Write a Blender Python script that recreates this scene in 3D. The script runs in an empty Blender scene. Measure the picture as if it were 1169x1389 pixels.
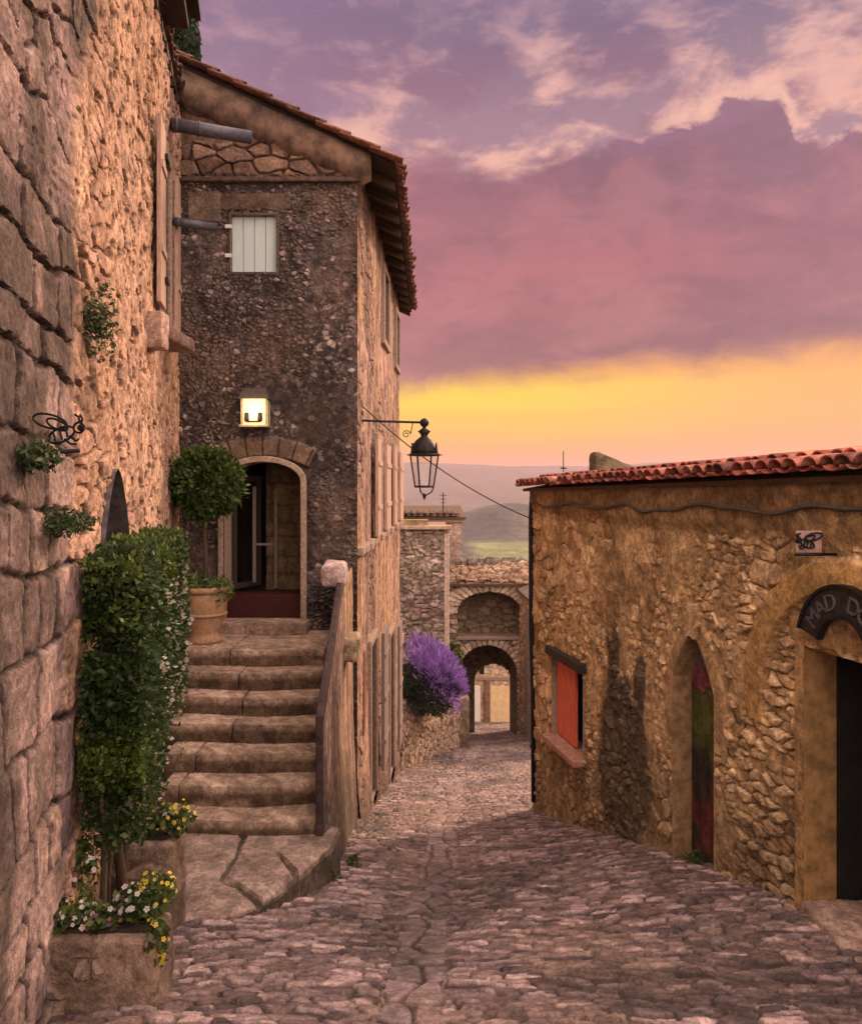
import bpy, math, random
import numpy as np
from mathutils import Vector, Matrix
random.seed(7)
RNG = np.random.default_rng(11)
SC = bpy.context.scene
C = SC.collection
R = math.radians
EYE, F, CX, HZ = 1.6, 1100.0, 584.5, 655.0      # eye height and the lens, measured on the photograph

def at(u, v, y): return ((u - CX) / F * y, y, EYE + (HZ - v) / F * y)
def lin(r, g, b):
    f = lambda c: (c / 255 / 12.92) if c / 255 <= 0.04045 else ((c / 255 + 0.055) / 1.055) ** 2.4
    return (f(r), f(g), f(b))

# ------------------------------------------------------------------ camera
cam = bpy.data.cameras.new('camera')
cam.sensor_fit = 'HORIZONTAL'; cam.sensor_width = 36
cam.lens = 36 * F / 1169
cam.shift_y = -(694.5 - HZ) / 1169
cam.clip_start = 0.05; cam.clip_end = 20000
co = bpy.data.objects.new('camera', cam); C.objects.link(co)
co.location = (0, 0, EYE); co.rotation_euler = (R(90), 0, 0)
SC.camera = co
SC.view_settings.view_transform = 'Standard'; SC.view_settings.look = 'None'
SC.view_settings.exposure = 0.0; SC.view_settings.gamma = 1.0
SC.cycles.volume_bounces = 1
SC.cycles.max_bounces = 6
SC.cycles.diffuse_bounces = 3
SC.cycles.use_denoising = True

# ------------------------------------------------------------------ sun
SUN_AZ, SUN_EL = R(40), R(27)
sun = bpy.data.lights.new('sun', 'SUN'); sun.energy = 5.0; sun.angle = R(12); sun.color = (1.0, 0.66, 0.42)
so = bpy.data.objects.new('sun', sun); C.objects.link(so)
sd = Vector((math.sin(SUN_AZ) * math.cos(SUN_EL), math.cos(SUN_AZ) * math.cos(SUN_EL), math.sin(SUN_EL)))
so.rotation_euler = sd.to_track_quat('Z', 'Y').to_euler()
so.location = (20, 20, 30)

# ------------------------------------------------------------------ world: dusk sky with a cloud bank
class NT:
    def __init__(s, nt): s.nt = nt
    def node(s, t, **k):
        n = s.nt.nodes.new(t)
        for a, b in k.items(): setattr(n, a, b)
        return n
    def put(s, sock, v):
        if isinstance(v, bpy.types.NodeSocket): s.nt.links.new(v, sock)
        elif v is not None:
            if isinstance(v, (tuple, list)) and sock.type == 'RGBA' and len(v) == 3: v = (*v, 1)
            sock.default_value = v
    def m(s, op, a, b=None, c=None, clamp=False):
        n = s.node('ShaderNodeMath', operation=op, use_clamp=clamp)
        for i, v in enumerate((a, b, c)):
            if v is not None: s.put(n.inputs[i], v)
        return n.outputs[0]
    def mr(s, v, a, b, c=0.0, d=1.0, smooth=True):
        n = s.node('ShaderNodeMapRange', interpolation_type='SMOOTHSTEP' if smooth else 'LINEAR')
        for i, q in enumerate((v, a, b, c, d)): s.put(n.inputs[i], q)
        return n.outputs[0]
    def noise(s, vec, scale, detail=4, rough=0.55, dist=0.0):
        n = s.node('ShaderNodeTexNoise')
        if vec is not None: s.put(n.inputs['Vector'], vec)
        s.put(n.inputs['Scale'], scale); s.put(n.inputs['Detail'], detail); s.put(n.inputs['Roughness'], rough); s.put(n.inputs['Distortion'], dist)
        return n.outputs['Fac']
    def mix(s, f, a, b, mode='MIX'):
        n = s.node('ShaderNodeMix', data_type='RGBA', blend_type=mode)
        s.put(n.inputs[0], f); s.put(n.inputs[6], a); s.put(n.inputs[7], b)
        return n.outputs[2]
    def ramp(s, f, stops, interp='LINEAR'):
        n = s.node('ShaderNodeValToRGB'); s.put(n.inputs[0], f)
        r = n.color_ramp; r.interpolation = interp
        while len(r.elements) < len(stops): r.elements.new(0.5)
        for e, (p, c) in zip(r.elements, stops):
            e.position = p; e.color = (*c, 1)
        return n.outputs[0]
    def vec(s, x, y, z=0.0):
        n = s.node('ShaderNodeCombineXYZ')
        for i, v in enumerate((x, y, z)): s.put(n.inputs[i], v)
        return n.outputs[0]

world = bpy.data.worlds.new('World'); SC.world = world; world.use_nodes = True
nt = world.node_tree; nt.nodes.clear(); W = NT(nt)
tc = W.node('ShaderNodeTexCoord')
sep = W.node('ShaderNodeSeparateXYZ'); nt.links.new(tc.outputs['Generated'], sep.inputs[0])
X_, Y_, Z_ = sep.outputs
az = W.m('MULTIPLY', W.m('ARCTAN2', X_, Y_), 57.29578)
el = W.m('MULTIPLY', W.m('ARCSINE', Z_), 57.29578)
big = W.noise(W.vec(W.m('MULTIPLY', az, 0.055), W.m('MULTIPLY', el, 0.11)), 1.0, 6, 0.6, 0.4)
mid = W.noise(W.vec(W.m('MULTIPLY', az, 0.16), W.m('MULTIPLY', el, 0.30), 4.2), 1.0, 7, 0.62, 0.6)
fine = W.noise(W.vec(W.m('MULTIPLY', az, 0.45), W.m('MULTIPLY', el, 0.9), 9.1), 1.0, 6, 0.6, 0.5)
str_ = W.noise(W.vec(W.m('MULTIPLY', az, 0.035), W.m('MULTIPLY', el, 0.55), 2.7), 1.0, 4, 0.5, 0.2)
# glow along the horizon
elh = W.m('ADD', el, W.m('MULTIPLY', W.m('SUBTRACT', str_, 0.5), 3.0))
glow = W.ramp(W.m('DIVIDE', elh, 12.0), [
    (0.0, lin(222, 150, 132)), (0.10, (0.98, 0.37, 0.10)), (0.24, (1.05, 0.48, 0.055)), (0.42, (1.12, 0.70, 0.035)),
    (0.55, (1.14, 0.72, 0.03)), (0.66, (1.05, 0.50, 0.04)), (0.8, (0.74, 0.26, 0.10)), (1.0, lin(205, 135, 120))])
glow = W.mix(W.mr(az, 3, 28), glow, W.mix(0.75, glow, (0.98, 0.42, 0.16)))
# the bank of cloud
elb = W.m('ADD', W.m('ADD', el, W.m('MULTIPLY', W.m('SUBTRACT', big, 0.5), 9.0)), W.m('MULTIPLY', W.m('SUBTRACT', fine, 0.5), 1.6))
bank = W.ramp(W.m('DIVIDE', W.m('SUBTRACT', elb, 6.0), 20.0), [
    (0.0, lin(150, 90, 92)), (0.12, lin(132, 80, 90)), (0.28, lin(172, 98, 104)), (0.42, lin(188, 106, 114)), (0.52, lin(168, 98, 110)),
    (0.64, lin(140, 88, 106)), (0.76, lin(142, 94, 118)), (0.88, lin(158, 112, 138)), (1.0, lin(168, 122, 146))])
bank = W.mix(W.mr(az, 8, 30), bank, W.mix(0.5, bank, lin(146, 104, 126)))
bank = W.mix(W.mr(az, 14, -4), bank, W.mix(0.35, bank, lin(196, 120, 128)))
bank = W.mix(W.mr(mid, 0.42, 0.66, 0.0, 0.5), bank, lin(122, 76, 94))
bank = W.mix(W.mr(W.noise(W.vec(W.m('MULTIPLY', az, 0.11), W.m('MULTIPLY', el, 0.24), 51.0), 1.0, 9, 0.6, 0.3), 0.48, 0.66, 0.0, 0.42), bank, lin(204, 128, 132))
bank = W.mix(W.mr(fine, 0.5, 0.8, 0.0, 0.16), bank, lin(205, 140, 145))
bank = W.mix(0.16, bank, lin(150, 122, 132))
# open, broken sky above the bank
elu = W.m('ADD', el, W.m('MULTIPLY', W.m('SUBTRACT', mid, 0.5), 6.0))
gap = W.mix(W.mr(el, 20, 31), lin(172, 132, 146), lin(134, 116, 138))
lit = W.mix(W.mr(el, 18, 32), lin(242, 180, 162), lin(222, 172, 170))
n1 = W.noise(W.vec(W.m('MULTIPLY', az, 0.13), W.m('MULTIPLY', el, 0.27), 17.0), 1.0, 10, 0.60, 0.25)
n2 = W.noise(W.vec(W.m('MULTIPLY', az, 0.085), W.m('MULTIPLY', el, 0.20), 31.0), 1.0, 9, 0.58, 0.2)
up = W.mix(W.mr(n1, 0.43, 0.61), gap, lit)
up = W.mix(W.mr(n2, 0.47, 0.62), up, W.mix(W.mr(el, 22, 32), lin(158, 114, 132), lin(120, 102, 128)))
up = W.mix(W.mr(el, 26.5, 31, 0.0, 0.7), up, lin(124, 104, 136))
up = W.mix(W.mr(az, 4, -14, 0.0, 0.45), up, lin(150, 118, 148))
up = W.mix(W.mr(fine, 0.55, 0.78, 0.0, 0.35), up, lin(222, 168, 172))
# masks
tops = W.ramp(W.m('DIVIDE', W.m('ADD', az, 5.0), 35.0), [
    (0.0, (0.74,) * 3), (0.12, (0.735,) * 3), (0.31, (0.705,) * 3), (0.42, (0.735,) * 3), (0.55, (0.745,) * 3), (0.66, (0.76,) * 3),
    (0.745, (0.80,) * 3), (0.80, (0.785,) * 3), (0.85, (0.70,) * 3), (0.89, (0.685,) * 3), (0.95, (0.70,) * 3), (1.0, (0.71,) * 3)], 'EASE')
topd = W.m('MULTIPLY', tops, 30.0)
puff = W.m('ADD', W.m('MULTIPLY', W.m('SUBTRACT', fine, 0.5), 2.6), W.m('MULTIPLY', W.m('SUBTRACT', mid, 0.5), 2.2))
ed = W.m('SUBTRACT', W.m('ADD', el, puff), topd)
soft = W.mr(az, 16, 2, 0.25, 1.6)
m_top = W.mr(ed, W.m('MULTIPLY', soft, -1.0), soft)
rim = W.mr(W.m('ABSOLUTE', W.m('SUBTRACT', ed, 0.7)), 1.2, 0.0, 0.0, 0.95)
rim = W.m('MULTIPLY', rim, W.mr(n1, 0.42, 0.62))
sky = W.mix(m_top, bank, up)
sky = W.mix(W.m('MULTIPLY', rim, m_top), sky, lin(242, 186, 168))
bot = W.m('ADD', W.m('ADD', 7.0, W.m('MULTIPLY', az, 0.055)), W.m('MULTIPLY', W.m('SUBTRACT', mid, 0.5), 3.6))
m_bot = W.mr(W.m('SUBTRACT', el, bot), -1.3, 1.5)
sky = W.mix(m_bot, glow, sky)
# the pale dusk sky overhead and behind, out of the picture, brightened to add fill light
zen = W.mix(W.mr(W.m('ADD', n2, W.m('MULTIPLY', n1, 0.5)), 0.6, 0.95), (3.7, 2.85, 2.45), (2.4, 1.85, 1.75))
sky = W.mix(W.mr(el, 36, 58), sky, zen)
back = W.mix(W.mr(el, -2, 25), (3.0, 2.15, 1.7), (3.8, 2.8, 2.3))
sky = W.mix(W.mr(Y_, -0.05, -0.5), sky, back)
sky = W.mix(W.mr(el, -1, -8), sky, (0.10, 0.08, 0.08))
bg = W.node('ShaderNodeBackground'); nt.links.new(sky, bg.inputs[0]); bg.inputs[1].default_value = 1.0
nis = W.node('ShaderNodeTexSky'); nis.sky_type = 'NISHITA'; nis.sun_disc = False
nis.sun_elevation = SUN_EL; nis.sun_rotation = SUN_AZ
bg2 = W.node('ShaderNodeBackground'); nt.links.new(nis.outputs[0], bg2.inputs[0]); bg2.inputs[1].default_value = 0.002
addn = W.node('ShaderNodeAddShader'); nt.links.new(bg.outputs[0], addn.inputs[0]); nt.links.new(bg2.outputs[0], addn.inputs[1])
wo = W.node('ShaderNodeOutputWorld'); nt.links.new(addn.outputs[0], wo.inputs[0])

# ------------------------------------------------------------------ helpers: numbers
def h2(ix, iy, s):
    n = (ix.astype(np.int64) * 374761393 + iy.astype(np.int64) * 668265263 + s * 144269504) & 0xffffffff
    n = ((n ^ (n >> 13)) * 1274126177) & 0xffffffff
    n = ((n ^ (n >> 15)) * 2246822519) & 0xffffffff
    return ((n ^ (n >> 16)) & 0xffffff) / float(0x1000000)
def vn(x, y, s):
    x = np.asarray(x, float); y = np.asarray(y, float)
    ix = np.floor(x); iy = np.floor(y); fx = x - ix; fy = y - iy
    fx = fx * fx * fx * (fx * (fx * 6 - 15) + 10); fy = fy * fy * fy * (fy * (fy * 6 - 15) + 10)
    a = h2(ix, iy, s); b = h2(ix + 1, iy, s); c = h2(ix, iy + 1, s); d = h2(ix + 1, iy + 1, s)
    return (a + (b - a) * fx) * (1 - fy) + (c + (d - c) * fx) * fy
def fbm(x, y, s, o=4, g=0.5):
    t = 0; w = 1.0; tot = 0
    for k in range(o):
        t = t + w * vn(x * 2 ** k + 17.3 * k, y * 2 ** k - 9.1 * k, s + k); tot += w; w *= g
    return t / tot
def sst(a, b, x):
    t = np.clip((x - a) / (b - a), 0, 1); return t * t * (3 - 2 * t)
def voro(x, y, s, j=0.9):
    ix = np.floor(x); iy = np.floor(y)
    d1 = np.full(x.shape, 9.0); d2 = d1.copy(); r = np.zeros(x.shape); ox = r.copy(); oy = r.copy()
    for a in (-1, 0, 1):
        for b in (-1, 0, 1):
            cx = ix + a; cy = iy + b
            px = cx + 0.5 + j * (h2(cx, cy, s) - 0.5); py = cy + 0.5 + j * (h2(cx, cy, s + 50) - 0.5)
            d = np.hypot(x - px, y - py)
            n = d < d1
            d2 = np.where(n, d1, np.minimum(d2, d)); d1 = np.where(n, d, d1)
            r = np.where(n, h2(cx, cy, s + 99), r); ox = np.where(n, x - px, ox); oy = np.where(n, y - py, oy)
    return d2 - d1, r, ox, oy
def coursed(u, v, h0, h1, w0, w1, s):
    """courses of squared stones: distance to the stone's edge and a random number per stone"""
    rg = np.random.default_rng(s)
    lo, hi = v.min() - 1, v.max() + 1
    b = [lo]
    while b[-1] < hi: b.append(b[-1] + rg.uniform(h0, h1))
    b = np.array(b); k = np.clip(np.searchsorted(b, v) - 1, 0, len(b) - 2)
    dist = np.minimum(v - b[k], b[k + 1] - v); rnd = np.zeros(u.shape)
    ul, uh = u.min() - 1, u.max() + 1
    for q in np.unique(k):
        m = k == q
        e = [ul - rg.uniform(0, w1)]
        while e[-1] < uh: e.append(e[-1] + rg.uniform(w0, w1))
        e = np.array(e); j = np.clip(np.searchsorted(e, u[m]) - 1, 0, len(e) - 2)
        dx = np.minimum(u[m] - e[j], e[j + 1] - u[m]); dy = dist[m]
        rr = 0.05
        dist[m] = np.minimum(np.minimum(dx, dy), np.where((dx < rr) & (dy < rr), rr - np.hypot(rr - dx, rr - dy), 9))
        rnd[m] = h2(j.astype(float), np.full(j.shape, float(q)), s)
    return dist, rnd
def pal(r, cols):
    cols = np.array(cols); t = np.clip(r, 0, 0.9999) * (len(cols) - 1); i = t.astype(int); f = (t - i)[..., None]
    return cols[i] * (1 - f) + cols[i + 1] * f
def mixc(a, b, t):
    return np.asarray(a) * (1 - t[..., None]) + np.asarray(b) * t[..., None]

# ------------------------------------------------------------------ helpers: materials
def vmat(name, bump=0.35, scale=60.0, rough=0.92, var=0.35, spec=0.25):
    """colour comes from the stones themselves (a colour attribute); grain and bump are noise"""
    m = bpy.data.materials.new(name); m.use_nodes = True; n = NT(m.node_tree)
    p = m.node_tree.nodes['Principled BSDF']
    a = n.node('ShaderNodeAttribute', attribute_name='Col')
    t = n.node('ShaderNodeTexCoord').outputs['Object']
    f1 = n.noise(t, scale, 8, 0.65); f2 = n.noise(t, scale * 0.17, 5, 0.6)
    f3 = n.noise(t, scale * 2.3, 4, 0.7)
    k = n.m('ADD', n.m('MULTIPLY', f1, 0.6), n.m('MULTIPLY', f2, 0.4))
    g = n.m('MULTIPLY', n.mr(k, 0.38, 0.62, 1 - var * 1.25, 1 + var * 1.25), n.m('MULTIPLY', n.mr(f3, 0.36, 0.46, 0.72, 1.04), n.mr(n.noise(t, scale * 0.30, 6, 0.7), 0.40, 0.60, 0.72, 1.22)))
    n.put(p.inputs['Base Color'], n.mix(1.0, a.outputs['Color'], n.vec(g, g, g), 'MULTIPLY'))
    b = n.node('ShaderNodeBump'); n.put(b.inputs['Strength'], bump); n.put(b.inputs['Distance'], 0.03)
    n.put(b.inputs['Height'], n.m('ADD', f1, n.m('MULTIPLY', f3, 0.35))); n.put(p.inputs['Normal'], b.outputs[0])
    n.put(p.inputs['Roughness'], rough); n.put(p.inputs['Specular IOR Level'], spec)
    return m
def pmat(name, rgb, rough=0.8, var=0.3, scale=25.0, bump=0.2, metal=0.0, rgb2=None, spec=0.3, stretch=None):
    m = bpy.data.materials.new(name); m.use_nodes = True; n = NT(m.node_tree)
    p = m.node_tree.nodes['Principled BSDF']
    t = n.node('ShaderNodeTexCoord').outputs['Object']
    if stretch:
        mp = n.node('ShaderNodeMapping'); n.put(mp.inputs['Vector'], t); mp.inputs['Scale'].default_value = stretch; t = mp.outputs[0]
    f = n.noise(t, scale, 7, 0.65)
    c2 = rgb2 or tuple(c * (1 - var) for c in rgb); c1 = tuple(min(1, c * (1 + var)) for c in rgb)
    n.put(p.inputs['Base Color'], n.mix(n.mr(f, 0.3, 0.7), c2, c1))
    b = n.node('ShaderNodeBump'); n.put(b.inputs['Strength'], bump); n.put(b.inputs['Distance'], 0.01)
    n.put(b.inputs['Height'], f); n.put(p.inputs['Normal'], b.outputs[0])
    n.put(p.inputs['Roughness'], rough); n.put(p.inputs['Metallic'], metal); n.put(p.inputs['Specular IOR Level'], spec)
    return m
def leafmat(name):
    m = bpy.data.materials.new(name); m.use_nodes = True; n = NT(m.node_tree)
    p = m.node_tree.nodes['Principled BSDF']
    a = n.node('ShaderNodeAttribute', attribute_name='Col')
    n.put(p.inputs['Base Color'], a.outputs['Color']); n.put(p.inputs['Roughness'], 0.55); n.put(p.inputs['Specular IOR Level'], 0.3)
    tr = n.node('ShaderNodeBsdfTranslucent'); n.put(tr.inputs[0], a.outputs['Color'])
    mx = n.node('ShaderNodeMixShader'); mx.inputs[0].default_value = 0.25
    out = m.node_tree.nodes['Material Output']
    m.node_tree.links.new(p.outputs[0], mx.inputs[1]); m.node_tree.links.new(tr.outputs[0], mx.inputs[2]); m.node_tree.links.new(mx.outputs[0], out.inputs[0])
    return m
M_ST = vmat('stone_surface', 0.65, 30, 0.93, 0.24)
M_PL = vmat('plaster_surface', 0.6, 26, 0.95, 0.22)
M_CB = vmat('cobble_surface', 0.6, 48, 0.60, 0.24, 0.45)
M_TILE = vmat('tile_surface', 0.3, 50, 0.85, 0.3)
M_LEAF = leafmat('leaf_surface')
M_IRON = pmat('black_iron', (0.022, 0.02, 0.022), 0.55, 0.4, 40, 0.15, 0.6)
M_DARKWOOD = pmat('dark_wood', (0.035, 0.025, 0.02), 0.8, 0.5, 30, 0.3, stretch=(6, 6, 0.6))
M_BROWNWOOD = pmat('brown_wood', (0.085, 0.05, 0.03), 0.85, 0.5, 20, 0.4, stretch=(5, 5, 0.7))
M_DARK = pmat('dark_interior', (0.012, 0.010, 0.010), 0.95, 0.3, 8, 0.1)
M_BACK = pmat('plain_masonry', (0.22, 0.16, 0.12), 0.95, 0.3, 6, 0.4)
M_ZINC = pmat('grey_zinc', (0.10, 0.10, 0.13), 0.5, 0.25, 18, 0.1, 0.35)
M_TRIM = pmat('weathered_limestone', (0.30, 0.22, 0.18), 0.92, 0.35, 30, 0.5)
M_SOIL = pmat('dark_soil', (0.03, 0.02, 0.015), 1.0, 0.4, 60, 0.6)
M_TERRA = pmat('terracotta', (0.34, 0.21, 0.125), 0.85, 0.22, 22, 0.25)
M_BARK = pmat('bark', (0.075, 0.05, 0.035), 0.95, 0.4, 50, 0.6, stretch=(3, 3, 0.6))
def glassmat():
    m = bpy.data.materials.new('clear_glass'); m.use_nodes = True; n = NT(m.node_tree); nt = m.node_tree
    nt.nodes.remove(nt.nodes['Principled BSDF'])
    t = n.node('ShaderNodeBsdfTransparent'); t.inputs[0].default_value = (0.93, 0.93, 0.92, 1)
    g = n.node('ShaderNodeBsdfGlossy'); g.inputs['Roughness'].default_value = 0.05
    x = n.node('ShaderNodeMixShader'); x.inputs[0].default_value = 0.06
    nt.links.new(t.outputs[0], x.inputs[1]); nt.links.new(g.outputs[0], x.inputs[2]); nt.links.new(x.outputs[0], nt.nodes['Material Output'].inputs[0])
    return m
M_GLASS = glassmat()

# ------------------------------------------------------------------ helpers: objects
def tag(o, label=None, cat=None, group=None, kind=None):
    if label: o['label'] = label
    if cat: o['category'] = cat
    if group: o['group'] = group
    if kind: o['kind'] = kind
    return o
def thing(name, label, cat, loc, group=None):
    o = bpy.data.objects.new(name, None); C.objects.link(o); o.location = loc; o.empty_display_size = 0.2
    return tag(o, label, cat, group)
def link(o, parent):
    C.objects.link(o)
    if parent is not None:
        o.parent = parent
        if parent.type == 'EMPTY': o.matrix_parent_inverse = Matrix.Translation(-Vector(parent.location))
    return o
def npmesh(name, V, Q, mat, parent=None, col=None, smooth=False, sharp=0):
    V = np.asarray(V, np.float32).reshape(-1, 3); Q = np.asarray(Q, np.int32); k = Q.shape[1]
    me = bpy.data.meshes.new(name)
    me.vertices.add(len(V)); me.vertices.foreach_set('co', V.ravel())
    me.loops.add(Q.size); me.loops.foreach_set('vertex_index', Q.ravel())
    me.polygons.add(len(Q)); me.polygons.foreach_set('loop_start', np.arange(0, Q.size, k, dtype=np.int32))
    me.update(calc_edges=True); me.validate()
    if smooth: me.polygons.foreach_set('use_smooth', np.ones(len(me.polygons), bool))
    if col is not None:
        a = me.color_attributes.new('Col', 'FLOAT_COLOR', 'POINT')
        cc = np.ones((len(V), 4), np.float32); cc[:, :3] = np.asarray(col).reshape(-1, 3); a.data.foreach_set('color', cc.ravel())
    if smooth and sharp: me.set_sharp_from_angle(angle=R(sharp))
    me.materials.append(mat)
    return link(bpy.data.objects.new(name, me), parent)
def axis(a, b, d, extra=()):
    return np.unique(np.concatenate([np.linspace(a, b, max(2, int(round((b - a) / d)) + 1)), [e for e in extra if a < e < b]]))
def relief(name, mat, parent, org, du, nrm, Us, Ts, v0, v1, fn, hole=None, dv=(0, 0, 1), smooth=True):
    """a wall face: a fine grid pushed in and out along nrm by fn(u, v) -> height, colour"""
    U, T = np.meshgrid(Us, Ts)
    lo = v0(U) if callable(v0) else v0; hi = v1(U) if callable(v1) else v1
    V = lo + (hi - lo) * T
    h, col = fn(U, V)
    P = np.asarray(org, float) + U[..., None] * np.asarray(du) + V[..., None] * np.asarray(dv) + h[..., None] * np.asarray(nrm)
    ny, nx = U.shape
    i = np.arange(ny * nx).reshape(ny, nx)
    Q = np.stack([i[:-1, :-1], i[:-1, 1:], i[1:, 1:], i[1:, :-1]], -1).reshape(-1, 4)
    if hole is not None:
        cu = (U[:-1, :-1] + U[1:, 1:]).ravel() / 2; cv = (V[:-1, :-1] + V[1:, 1:]).ravel() / 2
        Q = Q[~hole(cu, cv)]
        used = np.unique(Q); mp = np.full(ny * nx, -1); mp[used] = np.arange(len(used)); Q = mp[Q]
        P = P.reshape(-1, 3)[used]; col = col.reshape(-1, 3)[used]
    return npmesh(name, P, Q, mat, parent, col, smooth, 48)
class MB:
    def __init__(s): s.v = []; s.f = []
    def add(s, v, f):
        k = len(s.v); s.v += [tuple(map(float, p)) for p in v]; s.f += [tuple(i + k for i in q) for q in f]; return s
    def frame_box(s, o, a, b, c, la, lb, lc):
        """box from corner o along unit axes a, b, c"""
        o, a, b, c = map(Vector, (o, a, b, c)); a = a * la; b = b * lb; c = c * lc
        return s.add([o, o + a, o + a + b, o + b, o + c, o + a + c, o + a + b + c, o + b + c],
                     [(0, 3, 2, 1), (4, 5, 6, 7), (0, 1, 5, 4), (1, 2, 6, 5), (2, 3, 7, 6), (3, 0, 4, 7)])
    def box(s, x0, x1, y0, y1, z0, z1): return s.frame_box((x0, y0, z0), (1, 0, 0), (0, 1, 0), (0, 0, 1), x1 - x0, y1 - y0, z1 - z0)
    def tube(s, pts, r, n=8, cap=True):
        pts = [Vector(p) for p in pts]; rs = r if isinstance(r, (list, tuple)) else [r] * len(pts)
        vs = []; ref = None
        for i, p in enumerate(pts):
            t = (pts[min(i + 1, len(pts) - 1)] - pts[max(i - 1, 0)]).normalized()
            if ref is None: ref = Vector((0, 0, 1)) if abs(t.z) < 0.9 else Vector((1, 0, 0))
            x = (ref - t * ref.dot(t)).normalized(); y = t.cross(x); ref = x
            vs += [p + (x * math.cos(2 * math.pi * k / n) + y * math.sin(2 * math.pi * k / n)) * rs[i] for k in range(n)]
        fs = [(i * n + k, i * n + (k + 1) % n, (i + 1) * n + (k + 1) % n, (i + 1) * n + k) for i in range(len(pts) - 1) for k in range(n)]
        if cap: fs += [tuple(range(n))[::-1], tuple((len(pts) - 1) * n + k for k in range(n))]
        return s.add(vs, fs)
    def lathe(s, c, prof, n=24, wob=0.0):
        vs = []
        for r, z in prof:
            for k in range(n):
                a = 2 * math.pi * k / n; q = r * (1 + wob * math.sin(3 * a + z * 7)); vs.append((c[0] + q * math.cos(a), c[1] + q * math.sin(a), c[2] + z))
        fs = [(i * n + k, i * n + (k + 1) % n, (i + 1) * n + (k + 1) % n, (i + 1) * n + k) for i in range(len(prof) - 1) for k in range(n)]
        fs += [tuple(range(n))[::-1], tuple((len(prof) - 1) * n + k for k in range(n))]
        return s.add(vs, fs)
    def build(s, name, mat, parent=None, smooth=False, bevel=0.0):
        me = bpy.data.meshes.new(name); me.from_pydata(s.v, [], s.f); me.update(); me.materials.append(mat)
        if smooth: me.polygons.foreach_set('use_smooth', np.ones(len(me.polygons), bool))
        o = link(bpy.data.objects.new(name, me), parent)
        if bevel:
            b = o.modifiers.new('bevel', 'BEVEL'); b.width = bevel; b.segments = 2; b.limit_method = 'ANGLE'
        return o
class Plane:
    """a wall plane: metres along it, height, metres out of it -> a point"""
    def __init__(s, o, d, n): s.o, s.d, s.n = np.array(o, float), np.array(d, float), np.array(n, float)
    def __call__(s, u, v, k=0.0):
        p = s.o + s.d * u + s.n * k; return (p[0], p[1], v)
def rect(u0, u1, v0, v1): return [(u0, v0), (u1, v0), (u1, v1), (u0, v1)]
def arch(u0, u1, v0, vs, vt, n=12, pointed=False):
    c = (u0 + u1) / 2; w = (u1 - u0) / 2; pts = [(u0, v0), (u1, v0)]
    for k in range(n + 1):
        t = k / n
        if pointed:
            e = 1 - abs(2 * t - 1); x = u1 + (u0 - u1) * t
            q = abs(x - c) / w; pts.append((x, vs + (vt - vs) * (1 - q ** 1.7)))
        else:
            a = math.pi * t; pts.append((c + w * math.cos(a), vs + (vt - vs) * math.sin(a)))
    return pts
def in_arch(u, v, u0, u1, v0, vs, vt, pointed=False):
    c = (u0 + u1) / 2; w = (u1 - u0) / 2; q = np.clip(np.abs(u - c) / w, 0, 1)
    top = vs + (vt - vs) * ((1 - q ** 1.7) if pointed else np.sqrt(1 - q * q))
    return (u > u0) & (u < u1) & (v > v0) & (v < top)
def reveal(name, pl, out, d0, d1, mat, parent):
    m = MB(); n = len(out)
    m.add([pl(u, v, d0) for u, v in out] + [pl(u, v, d1) for u, v in out], [(i, (i + 1) % n, n + (i + 1) % n, n + i) for i in range(n)])
    return m.build(name, mat, parent)
def panel(name, pl, out, d0, d1, mat, parent, bevel=0.0):
    m = MB(); n = len(out)
    m.add([pl(u, v, d0) for u, v in out] + [pl(u, v, d1) for u, v in out],
          [tuple(range(n)), tuple(range(2 * n - 1, n - 1, -1))] + [(i, n + i, n + (i + 1) % n, (i + 1) % n) for i in range(n)])
    return m.build(name, mat, parent, bevel=bevel)
def offset(out, w):
    n = len(out); res = []
    for i in range(n):
        a, b, c = Vector(out[i - 1]), Vector(out[i]), Vector(out[(i + 1) % n])
        e1 = (b - a).normalized(); e2 = (c - b).normalized()
        n1 = Vector((e1.y, -e1.x)); n2 = Vector((e2.y, -e2.x)); k = (n1 + n2); k = k.normalized() / max(0.5, k.normalized().dot(n1))
        res.append(tuple(b + k * w))
    return res
def ring(name, pl, out, w, d0, d1, mat, parent, skip_bottom=False, bevel=0.0):
    """a frame w wide round the outline, from depth d0 to d1"""
    o2 = offset(out, w); n = len(out); m = MB()
    vs = [pl(u, v, d1) for u, v in out] + [pl(u, v, d1) for u, v in o2] + [pl(u, v, d0) for u, v in out] + [pl(u, v, d0) for u, v in o2]
    fs = []
    for i in range(n):
        if skip_bottom and i == 0: continue
        j = (i + 1) % n
        fs += [(i, j, n + j, n + i), (i, 2 * n + i, 2 * n + j, j), (n + i, n + j, 3 * n + j, 3 * n + i), (2 * n + i, 3 * n + i, 3 * n + j, 2 * n + j)]
    if skip_bottom: fs += [(0, n, 3 * n, 2 * n), (1, 2 * n + 1, 3 * n + 1, n + 1)]
    m.add(vs, fs)
    return m.build(name, mat, parent, bevel=bevel)
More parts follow.
